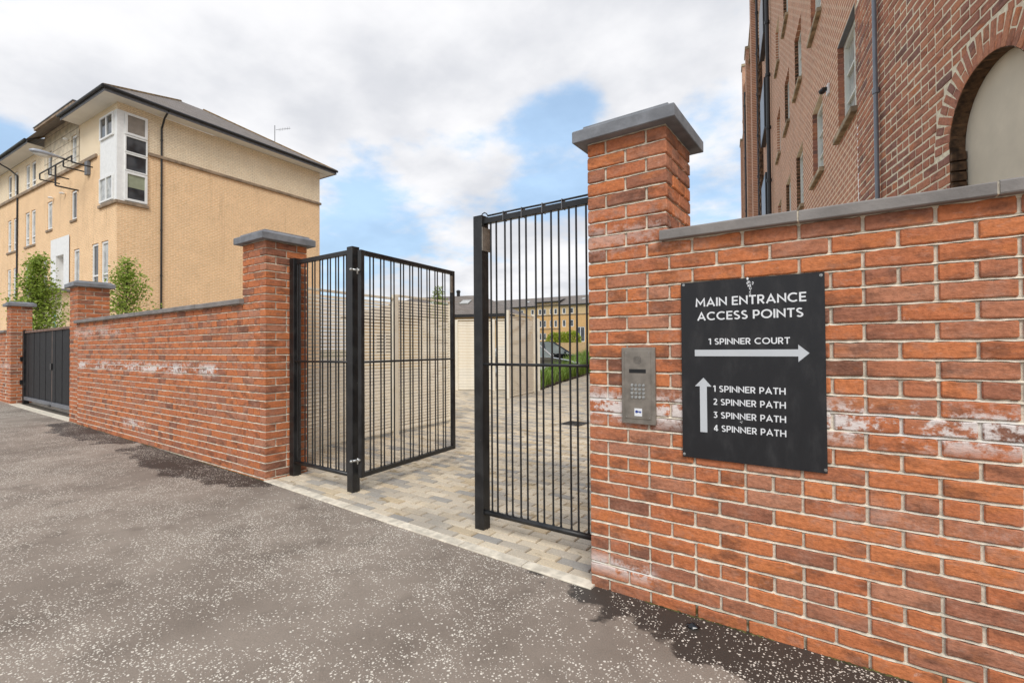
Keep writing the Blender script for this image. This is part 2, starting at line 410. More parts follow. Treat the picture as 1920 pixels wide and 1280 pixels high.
def leaf_mat(name, a, b, c_):
    m, t = new_mat(name)
    r = t.n('ShaderNodeNewGeometry').outputs['Random Per Island']
    col = t.ramp(r, [(0, a), (.5, b), (1, c_)])
    p = t.out(col, .5, None, 0, .4)
    t.set(p, 'Transmission Weight', 0)
    tr = t.n('ShaderNodeBsdfTranslucent'); t.set(tr, 'Color', col)
    mx = t.n('ShaderNodeMixShader'); mx.inputs[0].default_value = .35
    t.t.links.new(p.outputs[0], mx.inputs[1]); t.t.links.new(tr.outputs[0], mx.inputs[2])
    o = [n for n in t.t.nodes if n.type == 'OUTPUT_MATERIAL'][0]; t.t.links.new(mx.outputs[0], o.inputs[0]); return m
M_leaf = leaf_mat('hornbeam_leaves', (.20, .29, .035), (.31, .42, .06), (.46, .56, .13))
M_leaf2 = leaf_mat('bed_leaves', (.16, .27, .04), (.26, .40, .07), (.42, .54, .15))
M_leaf3 = leaf_mat('yellow_green_leaves', (.30, .36, .03), (.42, .48, .05), (.25, .33, .04))
M_bark = simple('bark', (.12, .09, .06), .9, var=.3, scale=20, bump=.5)

# ------------------------------------------------------------------ ground
def sheet(name, xs, y0, y1, dz, mat, ysub=1):
    vs = []; fs = []
    for x in xs:
        for j in range(ysub + 1): vs.append((x, y0 + (y1 - y0) * j / ysub, gz(x) + dz))
    n = ysub + 1
    for i in range(len(xs) - 1):
        for j in range(ysub): fs.append((i*n+j, (i+1)*n+j, (i+1)*n+j+1, i*n+j+1))
    return structure(mesh_obj(name, vs, fs, mat))
XS = [-60, -15.9, -11.2, -8, -4.68, -3, -1.2, 6, 30]
sheet('pavement', XS, -30, .10, 0, M_asphalt)
structure(mesh_obj('ground', [(-900, -900, -.06), (900, -900, -.06), (900, 900, -.06), (-900, 900, -.06)], [(0, 1, 2, 3)], M_grass))
sheet('yard_bedding', XS, .10, 60, -.012, M_sand)
# ------------------------------------------------------------------ bricks
def brick_mesh(L, D, H, seed, j=.0023, b=.0044, sect=3):
    """one brick, origin at front lower left corner; x 0..L, y 0..D, z 0..H; uneven arrises"""
    rr = random.Random(seed)
    J = lambda a=1: rr.uniform(-j, j) * a
    xs = [0, b] + [L * k / (sect + 1) + J(4) for k in range(1, sect + 1)] + [L - b, L]
    vs = []
    for i, x in enumerate(xs):
        end = i in (0, len(xs) - 1); e = b if end else 0
        wob = 0 if end else J(1.0); wt = 0 if end else J(1.5)
        vs += [(x, b + J(.3), e + wob + 0 if end else 0 + wob), (x, 0 if not end else b, b + e + J(.5)) if False else (x, (b if end else J(.5)), b + e * .4 + wob),
               (x, (b if end else J(.5)), H - b - e * .4 + wt), (x, b + J(.3), H - e + wt), (x, D - e, H - e), (x, D - e, e)]
    fs = []
    n = 6
    for i in range(len(xs) - 1):
        for k in range(n): fs.append((i*n+k, (i+1)*n+k, (i+1)*n+(k+1) % n, i*n+(k+1) % n))
    fs += [tuple(range(n)), tuple((len(xs)-1)*n + k for k in range(n))[::-1]]
    me = bpy.data.meshes.new('brick')
    me.from_pydata(vs, [], [f[::-1] for f in fs]); me.update()
    return me
_bm = {}
def get_brick(L, D, H, mat, nvar=9, sect=3, j=.0021):
    key = (round(L, 3), round(D, 3), round(H, 3), mat.name, sect)
    if key not in _bm:
        _bm[key] = []
        for s in range(nvar):
            me = brick_mesh(L, D, H, hash(key) % 9999 + s * 31 if False else int(L * 7919 + D * 104 + H * 13) + s * 31, j=j, sect=sect); me.materials.append(mat); _bm[key].append(me)
    return R.choice(_bm[key])
def px_size(p, L):
    """rough size on the photo of a piece at world point p, to choose which are shown largest"""
    d = Vector(p) - CAM; z = d.dot(fw)
    return -1 if z < .1 else L / d.length
class Bricks:
    """collects brick placements, then makes the 300 largest objects and the rest one 'stuff' mesh"""
    def __init__(s): s.items = []
    def add(s, L, D, H, M): s.items.append((L, D, H, M))
    def build(s, parent, mat, limit=290, sect=3, j=.0021, name='brick', key=None):
        root = parent.matrix_basis.copy() if False else Matrix.Translation(parent.location) @ RZ(parent.rotation_euler.z)
        inv = root.inverted()
        def score(it):
            p = it[3] @ Vector((it[0] / 2, 0, it[2] / 2)); q = it[3].to_3x3() @ Vector((0, -1, 0))
            v = (CAM - p).normalized(); k = max(.05, q.dot(v)) / (CAM - p).length ** 2 * it[0]
            d = p - CAM; z = d.dot(fw); x = d.dot(rt) / max(z, .01) * F_PX
            if z < .1 or abs(x) > 1010: k *= .001
            return -k
        its = sorted(s.items, key=score)
        for L, D, H, M in its[:limit]:
            me = get_brick(L, D, H, mat, sect=sect, j=j)
            link(name, me, parent, inv @ M)
        rest = its[limit:]
        if rest:
            mb = MB()
            for L, D, H, M in rest:
                me = get_brick(L, D, H, mat, sect=1, j=j, nvar=5)
                mb.add([v.co for v in me.vertices], [tuple(p.vertices) for p in me.polygons], inv @ M)
            o = mesh_obj('brick_courses', mb.v, mb.f, mat, parent); stuff(o)
CH, JT = .075, .0125      # course height, joint
BH = CH - JT
def jit(y=.0013, a=.004): return T((R.uniform(-.001, .001), R.uniform(-y, y), R.uniform(-.001, .001))) @ RZ(R.uniform(-a, a))

def ring_core(x0, x1, y0, y1, z0, ncourse, parent, mat, step=.05, top=None, zlow=-.12, recess=(.0105, .0016, .015, .013)):
    """mortar body with struck bed joints following the courses"""
    rows = [(zlow, recess[0]), ]
    for k in range(ncourse):
        zb = z0 + k * CH; zt = zb + BH
        rows += [(zb, recess[0]), (zt - .001, recess[0]), (zt + .0012, recess[2]), (zt + .0022, recess[1])]
        if k < ncourse - 1: rows.append((zb + CH - .0005, recess[3]))
    rows.append((top if top else z0 + ncourse * CH - JT + .006, recess[1]))
    per = []
    nx = max(2, int((x1 - x0) / step)); ny = max(2, int((y1 - y0) / step))
    for i in range(nx): per.append((x0 + (x1 - x0) * i / nx, y0, 0, 1))
    for i in range(ny): per.append((x1, y0 + (y1 - y0) * i / ny, -1, 0))
    for i in range(nx): per.append((x1 - (x1 - x0) * i / nx, y1, 0, -1))
    for i in range(ny): per.append((x0, y1 - (y1 - y0) * i / ny, 1, 0))
    corner = {0: (1, 1), nx: (-1, 1), nx + ny: (-1, -1), 2*nx + ny: (1, -1)}
    vs = []; fs = []; n = len(per)
    for ri, (z, e) in enumerate(rows):
        zj = (rows[ri - 1][0] if e == recess[1] else z, .0042 if e in recess[1:3] and 0 < ri < len(rows) - 1 else .0006)
        for i, (x, y, dx, dy) in enumerate(per):
            if i in corner: dx, dy = corner[i]
            q = mn.noise(Vector((x * 17, y * 17, z * 29))) * .0012; ee = e + q
            vs.append((x + dx * ee, y + dy * ee, z + (mn.noise(Vector((x * 23 + 5, y * 23, zj[0] * 41))) * zj[1])))
    for j in range(len(rows) - 1):
        for i in range(n): fs.append((j*n+i, j*n+(i+1) % n, (j+1)*n+(i+1) % n, (j+1)*n+i))
    fs.append(tuple((len(rows)-1)*n + i for i in range(n)))
    return mesh_obj('mortar', vs, fs, mat, parent, T(-Vector(parent.location)))

def pillar(xl, z0, n, label, toothed=0, side=1, pm=.2285, depth=.44, group='brick gate pillars with grey caps'):
    """xl = left edge of the front face. side=+1: wall runs off to the right, -1: to the left"""
    W = 2 * pm - JT; root = thing('brick_pillar', label, 'brick pillar', (xl + W / 2, depth / 2, gz(xl)), group)
    L = pm - JT; hL = pm / 2 - JT; B = Bricks(); D2 = .1025
    def put(xa, ya, Lx, Ly, z):
        """block covering [xa,xa+Lx]x[ya,ya+Ly]; long axis chosen from the sizes; front faces outward"""
        if Lx >= Ly:
            if ya > depth / 2: M = T((xl + xa + Lx, ya + Ly, z)) @ RZ(pi)
            else: M = T((xl + xa, ya, z))
            B.add(Lx, Ly, BH, M @ jit())
        else:
            # side face: brick x axis along +y (right side) or -y (left side)
            if xa > W / 2 - .05: M = T((xl + xa + Lx, ya, z)) @ RZ(pi / 2)
            else: M = T((xl + xa, ya + Ly, z)) @ RZ(-pi / 2)
            B.add(Ly, Lx, BH, M @ jit())
    dd = depth
    Ls = (dd - JT) / 2
    for k in range(n):
        z = z0 + k * CH; wallrow = k < toothed
        if wallrow and k % 6 == 3:      # header course
            for i in range(4): put(i * pm / 2, 0, hL, Ls, z); put(i * pm / 2, Ls + JT, hL, Ls, z)
        elif k % 2 == 0:
            near = (hL, Ls)
            if side > 0:
                put(0, 0, hL, Ls, z); put(pm / 2, 0, L, D2, z)
                if wallrow: B.add(L, D2, BH, T((xl + 1.5 * pm, 0, z)) @ jit())
                else: put(1.5 * pm, 0, hL, Ls, z)
            else:
                put(1.5 * pm, 0, hL, Ls, z); put(pm / 2, 0, L, D2, z)
                if wallrow: B.add(L, D2, BH, T((xl - .5 * pm, 0, z)) @ jit())
                else: put(0, 0, hL, Ls, z)
            put(0, Ls + JT, hL, Ls, z); put(1.5 * pm, Ls + JT, hL, Ls, z); put(pm / 2, dd - D2, L, D2, z)
            if wallrow and side > 0: put(1.5 * pm, D2 + JT, D2, Ls - D2 - JT, z) if False else None
        else:
            put(0, 0, L, D2, z); put(pm, 0, L, D2, z); put(0, dd - D2, L, D2, z); put(pm, dd - D2, L, D2, z)
            ym = D2 + JT; Lm = dd - 2 * ym
            put(0, ym, D2, Lm, z); put(W - D2, ym, D2, Lm, z)
    B.build(root, M_brick)
    ring_core(xl, xl + W, 0, depth, z0, n, root, M_mortar, .025)
    # cast stone cap: plinth slab, weathered slope, thin top
    zt = z0 + n * CH - JT + .006; ov = .062
    cx, cy = xl + W / 2, depth / 2
    prof = [(-.03, 0), (ov - .004, 0), (ov, .004), (ov, .062), (ov - .005, .068), (ov - .045, .088), (ov - .047, .098), (ov - .055, .102), (-.12, .112)]
    vs = []; fs = []
    for (e, z) in prof:
        hx, hy = W / 2 + e, depth / 2 + e
        for sx, sy in ((-1, -1), (1, -1), (1, 1), (-1, 1)):
            vs.append((cx + sx * hx, cy + sy * hy, zt + z + R.uniform(-.0006, .0006)))
    for j in range(len(prof) - 1):
        for i in range(4): fs.append((j*4+i, j*4+(i+1) % 4, (j+1)*4+(i+1) % 4, (j+1)*4+i))
    fs += [(3, 2, 1, 0), tuple((len(prof)-1)*4 + i for i in range(4))]
    mesh_obj('cap', vs, fs, M_grey_conc, root, T(-Vector(root.location)))
    return root, W
PM = .2285
Z0R, Z0L = -.0085, .002
XR = -1.216
p_r, W_ = pillar(XR, Z0R, 33, 'tall red brick gate pillar with the keypad panel, left of the black sign', 25, 1, PM)
XL = -4.678 - W_
p_l, _ = pillar(XL, Z0L, 32, 'red brick gate pillar with flat grey cap, beside the left fixed gate panel', 24, -1, PM, group='brick gate pillars with grey caps')
XE = -11.20
p_e, _ = pillar(XE, Z0L + .03, 32, 'red brick pillar at the far end of the long wall, right of the boarded gate', 0, 1, PM)
XF = -15.84 - W_
p_f, _ = pillar(XF, Z0L + .06, 31, 'farthest red brick pillar, left of the black boarded gate', 0, 1, PM, depth=.36)

def coping(x0, x1, zt, root, seg=.62, off=0):
    x = x0 + off
    edges = [x0]
    while x < x1 - .05:
        if x > x0 + .05: edges.append(x)
        x += seg
    edges.append(x1)
    for a, b in zip(edges, edges[1:]):
        pr = [(-.042, 0), (-.045, .004), (-.045, .044), (-.040, .050), (.10, .060), (.255, .050), (.26, .044), (.26, 0)]
        n = len(pr); vs = []; nseg = 3; dz = R.uniform(-.002, .002); dy = R.uniform(-.003, .003)
        for k in range(nseg + 1):
            xx = a + .004 + (b - a - .008) * k / nseg
            for (y, z) in pr: vs.append((xx, y + dy + R.uniform(-.0008, .0008), zt + z + dz + R.uniform(-.0008, .0008)))
        fs = [(k*n+i, k*n+(i+1) % n, (k+1)*n+(i+1) % n, (k+1)*n+i) for k in range(nseg) for i in range(n)]
        fs += [tuple(range(n)), tuple(nseg*n+i for i in range(n))[::-1]]
        mesh_obj('coping_stone', vs, [f[::-1] for f in fs], M_cope, root, T(-Vector(root.location)))
    mb = MB()
    for e in edges[1:-1]: mb.box(e - .006, e + .006, -.036, .25, zt + .002, zt + .046)
    mb.box(x0 + .01, x1 - .01, .004, .205, zt - .012, zt + .004)
    mb.build('coping_mortar', M_mortar, root, T(-Vector(root.location)))

def wall(x0, x1, z0, n, label, root_x, g0, side, cope=(0, 0), limit=290, off=0, cope_seg=.62):
    """garden wall between x0 and x1 (front y=0); g0 = grid origin on the near pillar; side +1 right of it, -1 left"""
    root = thing('brick_wall', label, 'brick wall', (root_x, .105, gz(root_x)))
    B = Bricks(); L = PM - JT; hL = PM / 2 - JT
    for k in range(n):
        z = z0 + k * CH
        if k % 6 == 3: start, pitch, bl = 2.0, .5, hL
        elif k % 2 == 0: start, pitch, bl = 2.5, 1.0, L
        else: start, pitch, bl = 2.0, 1.0, L
        u = start
        while True:
            a = g0 + side * u * PM
            if side < 0: a -= bl
            if side > 0 and a > x1 - .03: break
            if side < 0 and a + bl < x0 + .03: break
            ll = bl
            if side > 0 and a + bl > x1: ll = x1 - a
            if side < 0 and a < x0: ll = a + bl - x0; a = x0
            ll = round(ll, 3)
            if a + ll > x0 and ll > .02:
                B.add(ll, .1025, BH, T((a, 0, z)) @ jit())
            u += pitch
    B.build(root, M_brick, limit, sect=5 if side > 0 else 2)
    ring_core(x0 - .02, x1 + (.02 if side < 0 else 0), .0006, .213, z0, n, root, M_mortar, .022 if side > 0 else .04)
    coping(x0 + cope[0], x1 + cope[1], z0 + n * CH - JT + .004, root, cope_seg, off)
    return root
wall(XR + W_ + .004, 2.55, Z0R, 25, 'red brick wall carrying the black sign, with grey coping', .8, XR, 1, (-.035, 0), 290, off=.61 + .0, cope_seg=.625)
wall(XE + W_ + .004, XL - .004, Z0L, 24, 'long red brick wall with white salt stains, left of the gateway', -8, -4.678, -1, (-.02, .035), 290, off=.3)
# wall carrying on beyond the farthest pillar
rw = thing('brick_wall', 'sliver of red brick wall beyond the farthest pillar, at the left edge', 'brick wall', (-17.5, .1, .12))
Bw = Bricks()
for k in range(23):
    for i in range(9): Bw.add(PM - JT, .1025, BH, T((XF - .02 - (i + 1) * PM + (k % 2) * PM / 2 - .11, 0, .06 + k * CH)) @ jit())
Bw.build(rw, M_brick, 0)
ring_core(XF - 2.3, XF - .004, 0, .213, .06, 23, rw, M_mortar, .1)
coping(XF - 2.3, XF - .004, .06 + 23 * CH, rw, .62)

# ------------------------------------------------------------------ sign
sx0, sx1, sz0, sz1 = -.703, -.100, .776, 1.635
ys = -.012
sg = thing('entrance_sign', 'black MAIN ENTRANCE sign screwed to the brick wall, with white lettering and arrows', 'sign', ((sx0 + sx1) / 2, ys, (sz0 + sz1) / 2))
SI = T(-Vector(sg.location))
def sign_mat():
    m, t = new_mat('matt_black_panel'); p = t.pos()
    n = t.noise(t.vm('MULTIPLY', p, (1, 1, .4)), 14, 5, .65)
    c = t.mix(t.rng(n, .45, .8), (.016, .016, .018), (.036, .035, .036))
    t.out(c, t.rng(n, .3, .7, .38, .55), None, 0, .4); return m
M_sign = sign_mat(); M_letter = simple('white_lettering', (.78, .79, .80), .5, var=.02); M_arrow = simple('pale_grey_arrow', (.56, .58, .60), .45, var=.02)
MB().bbox(sx0, sx1, ys, ys + .006, sz0, sz1, .0012).build('panel', M_sign, sg, SI)
for (x, z) in ((-.689, 1.625), (-.113, 1.621), (-.695, .791), (-.107, .791)):
    mb = MB(); mb.tube((x, ys + .001, z), (x, ys - .002, z), .0065, 12); mb.tube((x, ys - .002, z), (x, ys - .004, z), .0045, 8, .003); mb.build('screw', M_galv, sg, SI)
    MB().tube((x, ys + .006, z), (x, .004, z), .006, 8).build('spacer', M_galv, sg, SI)
LET = MB()
def arc_(cx, cy, rx, ry, a0, a1, n=14): return [(cx + rx * cos(radians(a0 + (a1 - a0) * i / n)), cy + ry * sin(radians(a0 + (a1 - a0) * i / n))) for i in range(n + 1)]
SW = .150; H_ = SW / 2
GL = {'M': (.98, [[(H_, 0), (H_ + .04, 1 - H_ * 1.2), (.49, .30), (.94 - H_, 1 - H_ * 1.2), (.98 - H_, 0)]]),
      'A': (.86, [[(.06, 0), (.43, 1 - H_ * 1.1), (.80, 0)], [(.20, .29), (.66, .29)]]),
      'I': (SW, [[(H_, 0), (H_, 1)]]),
      'N': (.78, [[(H_, 0), (H_, 1 - H_ * 1.9), (.78 - H_, H_ * 1.9), (.78 - H_, 1)]]),
      'E': (.58, [[(H_, 0), (H_, 1)], [(SW, H_), (.58, H_)], [(SW, .5), (.53, .5)], [(SW, 1 - H_), (.58, 1 - H_)]]),
      'T': (.66, [[(0, 1 - H_), (.66, 1 - H_)], [(.33, 0), (.33, 1 - SW)]]),
      'R': (.66, [[(H_, 0), (H_, 1)], [(SW, 1 - H_), (.33, 1 - H_)] + arc_(.34, .68, .20, .32 - H_, 90, -90, 10) + [(SW, .36 + H_)], [(.32, .40), (.58, 0)]]),
      'P': (.62, [[(H_, 0), (H_, 1)], [(SW, 1 - H_), (.33, 1 - H_)] + arc_(.34, .665, .205, .335 - H_, 90, -90, 10) + [(SW, .33 + H_)]]),
      'C': (.86, [arc_(.5, .5, .5 - H_, .5 - H_, 48, 312, 24)]),
      'O': (1.0, [arc_(.5, .5, .5 - H_, .5 - H_, 0, 360, 32)]),
      'S': (.60, [arc_(.30, .735, .21, .265 - H_, 35, 90, 5) + arc_(.30, .735, .21, .265 - H_, 95, 250, 9) + arc_(.31, .265, .215, .27 - H_, 70, -90, 10) + arc_(.30, .265, .22, .27 - H_, -95, -150, 5)]),
      'U': (.74, [[(H_, 1), (H_, .40)] + arc_(.37, .37, .37 - H_, .37 - H_, 185, 355, 14) + [(.74 - H_, .40), (.74 - H_, 1)]]),
      'H': (.76, [[(H_, 0), (H_, 1)], [(.76 - H_, 0), (.76 - H_, 1)], [(SW, .5), (.76 - SW, .5)]]),
      '1': (.34, [[(.0, .80), (.20, .93), (.26, .93)], [(.26, 0), (.26, 1)]]),
      '2': (.56, [arc_(.27, .72, .20, .28 - H_, 160, -20, 10) + [(.38, .46), (.12, .12)], [(.03, H_), (.56, H_)]]),
      '3': (.56, [[(.04, 1 - H_), (.44, 1 - H_), (.25, .60)] + arc_(.25, .31, .23, .31 - H_, 80, -140, 12)]),
      '4': (.64, [[(.44, 0), (.44, 1)], [(.42, .93), (.07, .29)], [(.05, .24), (.64, .24)]]), ' ': (.26, [])}
def ribbon(pts, w):
    """mitred flat stroke along a polyline"""
    P_ = [Vector(p).to_2d() for p in pts]; P_ = [p for i, p in enumerate(P_) if i == 0 or (p - P_[i-1]).length > 1e-4]; Lf, Rt = [], []
    closed = (P_[0] - P_[-1]).length < 1e-3
    if closed: P_ = P_[:-1]
    n = len(P_)
    for i in range(n):
        a = (P_[i] - P_[i-1]).normalized() if (i or closed) else None; b = (P_[(i+1) % n] - P_[i]).normalized() if (i < n - 1 or closed) else None
        a = a or b; b = b or a; na, nb_ = Vector((-a.y, a.x)), Vector((-b.y, b.x)); m = (na + nb_); m = m / max(.35, m.length_squared / 2) if m.length > 1e-3 else na
        m = m * .5 * 2 / 2
        k = w / max(.45, m.normalized().dot(na)); m = m.normalized() * k
        Lf.append(P_[i] + m); Rt.append(P_[i] - m)
    q = [(i, (i + 1) % n) for i in range(n if closed else n - 1)]
    return Lf, Rt, q
def text(s, x0, x1, zb, cap, yy, bold=.0, weight=.165):
    tot = sum(GL[c][0] + .115 for c in s) - .115; k = (x1 - x0) / tot; x = 0
    for c in s:
        w_, st = GL[c]
        for si, pts in enumerate(st):
            Lf, Rt, q = ribbon(pts, weight / 2 * (cap / k if False else 1)); n = len(Lf); y = yy - .00006 * si
            LET.add([(x0 + (x + p.x) * k, y, zb + p.y * cap) for p in Lf] + [(x0 + (x + p.x) * k, y, zb + p.y * cap) for p in Rt], [(i, j, n + j, n + i) for i, j in q])
        x += w_ + .115
yl = ys - .0012
text('MAIN ENTRANCE', -.632, -.168, 1.513, .041, yl, .012)
text('ACCESS POINTS', -.625, -.180, 1.446, .040, yl, .012)
text('1 SPINNER COURT', -.574, -.232, 1.329, .029, yl, .014)
for i, z in enumerate((1.1035, 1.0415, .979, .9165)):
    text('%d SPINNER PATH' % (i + 1), -.556, -.252, z, .0295, yl, .014)
stuff(raw(LET, 'lettering', M_letter, sg, SI))
mb = MB(); mb.quad((-.639, yl, 1.273), (-.201, yl, 1.273), (-.201, yl, 1.249), (-.159, yl, 1.2875), (-.201, yl, 1.325), (-.201, yl, 1.304), (-.639, yl, 1.304))
mesh_obj('arrow', mb.v, mb.f, M_arrow, sg, SI)
mb = MB(); mb.quad((-.6175, yl, .906), (-.585, yl, .906), (-.585, yl, 1.127), (-.563, yl, 1.127), (-.600, yl, 1.169), (-.640, yl, 1.127), (-.6175, yl, 1.127))
mesh_obj('arrow', mb.v, mb.f, M_arrow, sg, SI)
mb = MB(); rr = random.Random(3)
for i in range(26):
    k = rr.random(); x = -.391 + rr.gauss(0, .008 * (1.2 - k)); z = 1.634 - k * .082; s = .003 * (1.4 - k)
    mb.add([(x + s * cos(a) * rr.uniform(.6, 1.3), yl, z + s * 1.8 * sin(a)) for a in (0, 1, 2.1, 3.1, 4.2, 5.3)], [(0, 5, 4, 3, 2, 1)])
for i in range(3):
    x, z = -.436 + rr.gauss(0, .003), .965 + i * .003; mb.add([(x + .002 * cos(a), yl, z + .002 * sin(a)) for a in (0, 1, 2, 3, 4, 5)], [(0, 5, 4, 3, 2, 1)])
stuff(mesh_obj('bird_dropping', mb.v, mb.f, M_letter, sg, SI))

# ------------------------------------------------------------------ intercom keypad
kx0, kx1, kz0, kz1 = -1.0165, -.836, .918, 1.317
kp = thing('door_entry_keypad', 'steel door entry panel with sixteen round buttons on the tall gate pillar', 'intercom', ((kx0 + kx1) / 2, 0, (kz0 + kz1) / 2))
KI = T(-Vector(kp.location))
MB().bbox(kx0, kx1, -.018, .004, kz0, kz1, .002).build('backplate', M_steel_plate, kp, KI)
MB().bbox(kx0 + .018, kx1 - .022, -.0215, -.017, kz0 + .027, kz1 - .018, .0015).build('faceplate', M_steel_plate, kp, KI)
yk = -.0215
mb = MB(); mb.box(-.973, -.883, yk - .001, yk + .002, 1.184, 1.204); mb.build('display', M_dark, kp, KI)
mb = MB()
for i in range(8):
    for j in range(8):
        if (i in (0, 7)) and (j in (0, 7)): continue
        x, z = -.9275 + (i - 3.5) * .0052, 1.2515 + (j - 3.5) * .0052; mb.tube((x, yk + .0005, z), (x, yk - .0006, z), .0016, 6)
stuff(mb.build('speaker_grille', M_dark, kp, KI))
for i in range(4):
    for j in range(4):
        x, z = -.957 + i * .0205, 1.120 - j * .0205
        mb = MB(); mb.tube((x, yk, z), (x, yk - .0045, z), .0085, 14, .0075); mb.tube((x, yk - .0044, z), (x, yk - .0062, z), .0052, 10, .004)
        mb.build('button', M_galv, kp, KI)
mb = MB(); mb.box(-.946, -.905, yk - .0012, yk + .001, .960, 1.0); mb.build('sticker', M_letter, kp, KI)
M_blue = simple('blue_print', (.03, .06, .30), .5)
mb = MB(); mb.tube((-.934, yk - .0014, .983), (-.934, yk - .002, .983), .0075, 14); mb.box(-.930, -.909, yk - .002, yk - .0014, .9805, .9865); mb.box(-.914, -.911, yk - .002, yk - .0014, .976, .9805); mb.box(-.920, -.917, yk - .002, yk - .0014, .977, .9805)
mb.build('key_symbol', M_blue, kp, KI)
for (x, z) in ((kx0 + .026, kz0 + .036), (kx1 - .030, kz0 + .036), (kx0 + .026, kz1 - .026), (kx1 - .030, kz1 - .026)):
    MB().tube((x, yk, z), (x, yk - .001, z), .0022, 8).build('screw', M_galv, kp, KI)

# ------------------------------------------------------------------ gates
def bar(x, y, z0, z1, root, inv, r=.0068, nut=True):
    mb = MB(); mb.tube((x, y, z0), (x, y, z1), r, 8)
    if nut: mb.tube((x, y, z0 - .001), (x, y, z0 + .012), r * 1.45, 8, r * 1.2)
    return mb.build('bar', M_black, root, inv, smooth=False)
def post(x, y, s, z0, z1, root, inv):
    mb = MB(); mb.bbox(x, x + s, y, y + s, z0, z1, .003); mb.bbox(x + .001, x + s - .001, y + .001, y + s - .001, z1, z1 + .004, .001)
    return mb.build('post', M_black, root, inv)
PS = .08
def fixed_panel(xa, xb, y, zt, posts, pairs, label, lift, grp):
    root = thing('fixed_gate_panel', label, 'metal gate panel', ((xa + xb) / 2, y, gz((xa + xb) / 2)), grp); inv = T(-Vector(root.location))
    for px_ in posts: post(px_, y - PS / 2, PS, gz(px_) - .05, zt + .012, root, inv)
    yr = y
    MB().bbox(xa, xb, yr - .02, yr + .02, zt - .045, zt - .005, .002).build('top_rail', M_black, root, inv)
    mb = MB(); mb.tube((xa - .03, yr - .018, lift), (xb, yr - .018, lift), .019, 12); mb.ellip((xa - .03, yr - .018, lift), .019, .019, .019)
    mb.build('bottom_rail', M_black, root, inv, smooth=True)
    mb = MB(); mb.tube((xa - .03, yr - .026, 1.206), (xb, yr - .026, 1.206), .010, 8); mb.ellip((xa - .03, yr - .026, 1.206), .011, .011, .011)
    mb.build('middle_rail', M_black, root, inv, smooth=True)
    for x in pairs: bar(x, yr - .008, lift + .012, zt - .044, root, inv)
    return root, inv
fr, fi = fixed_panel(-2.18, XR + .01, .285, 2.262, [-2.256], [-2.118, -2.069, -1.993, -1.941, -1.871, -1.816, -1.739, -1.687, -1.618, -1.561, -1.485, -1.434, -1.364, -1.306, -1.24],
                     'black fixed panel of thin bars between its post and the tall right gate pillar', .150, 'fixed black bar panels flanking the gate')
# cable clipped along the top rail, lug and strike plate
mb = MB(); pts = [(-2.20, .27, 2.268), (-2.19, .27, 2.29), (-2.17, .27, 2.298), (-2.15, .27, 2.288), (-2.14, .27, 2.270)]
mb.path(pts, .004, 6); mb.path([(-2.14, .27, 2.270), (-1.9, .27, 2.272), (-1.6, .27, 2.270), (-1.21, .27, 2.273)], .007, 8)
mb.build('cable', M_black, fr, fi, smooth=True)
M_tie = simple('grey_cable_tie', (.2, .2, .21), .5)
for x in (-2.0, -1.845, -1.68, -1.53):
    MB().box(x - .002, x + .002, .262, .31, 2.214, 2.281).build('cable_tie', M_tie, fr, fi)
MB().bbox(-2.176, -2.168, .245, .335, 2.02, 2.19, .001).build('strike_plate', M_steel_plate, fr, fi)
fl, fli = fixed_panel(-4.60, -3.735, .285, 2.228, [-4.676, -3.74], [-4.575, -4.535, -4.449, -4.406, -4.322, -4.280, -4.197, -4.155, -4.072, -4.030, -3.947, -3.905, -3.826, -3.785],
                      'black fixed panel of thin bars between two posts beside the left gate pillar', .195, 'fixed black bar panels flanking the gate')
# open leaf
LA = radians(6.5); LL = 1.425
leaf = thing('gate_leaf', 'black barred gate leaf standing open into the paved yard', 'gate', (-3.585, .265, 0), None, 0)
leaf.rotation_euler = (0, 0, pi / 2 + LA)
zt, zb = 2.205, .185
S = .042
for nm, a in (('stile', (0, S, -.021, .021, zb, zt)), ('stile', (LL - S, LL, -.021, .021, zb, zt)), ('top_rail', (S, LL - S, -.020, .020, zt - .042, zt - .001)), ('bottom_rail', (S, LL - S, -.020, .020, zb + .001, zb + .042))):
    MB().bbox(*a, .002).build(nm, M_black, leaf)
mb = MB(); mb.tube((S - .01, -.020, 1.206), (LL - .02, -.020, 1.206), .010, 8); mb.ellip((LL - .02, -.020, 1.206), .012, .012, .012); mb.build('middle_rail', M_black, leaf, smooth=True)
for k in range(9):
    for dx in (0, .043):
        x = .128 + k * .1367 + dx
        mb = MB(); mb.tube((x, 0, zb + .03), (x, 0, zt - .03), .0068, 8); mb.tube((x, 0, zb + .041), (x, 0, zb + .052), .0100, 8, .008); mb.build('bar', M_black, leaf)
mb = MB(); mb.bbox(LL - S - .03, LL - S + .002, -.022, -.006, zt - .25, zt - .06, .001); mb.build('lock_plate', M_steel_plate, leaf)
for z in (.345, 2.02):
    mb = MB(); q = (-.055, .01)
    mb.tube((-.075, .02, z), (.012, -.008, z), .010, 10); mb.ellip((-.012, 0, z), .016, .020, .014); mb.tube((-.02, .002, z - .035), (-.02, .002, z + .018), .007, 8)
    mb.ellip((-.075, .02, z), .018, .016, .013)
    mb.build('hinge', M_galv, leaf, smooth=True)

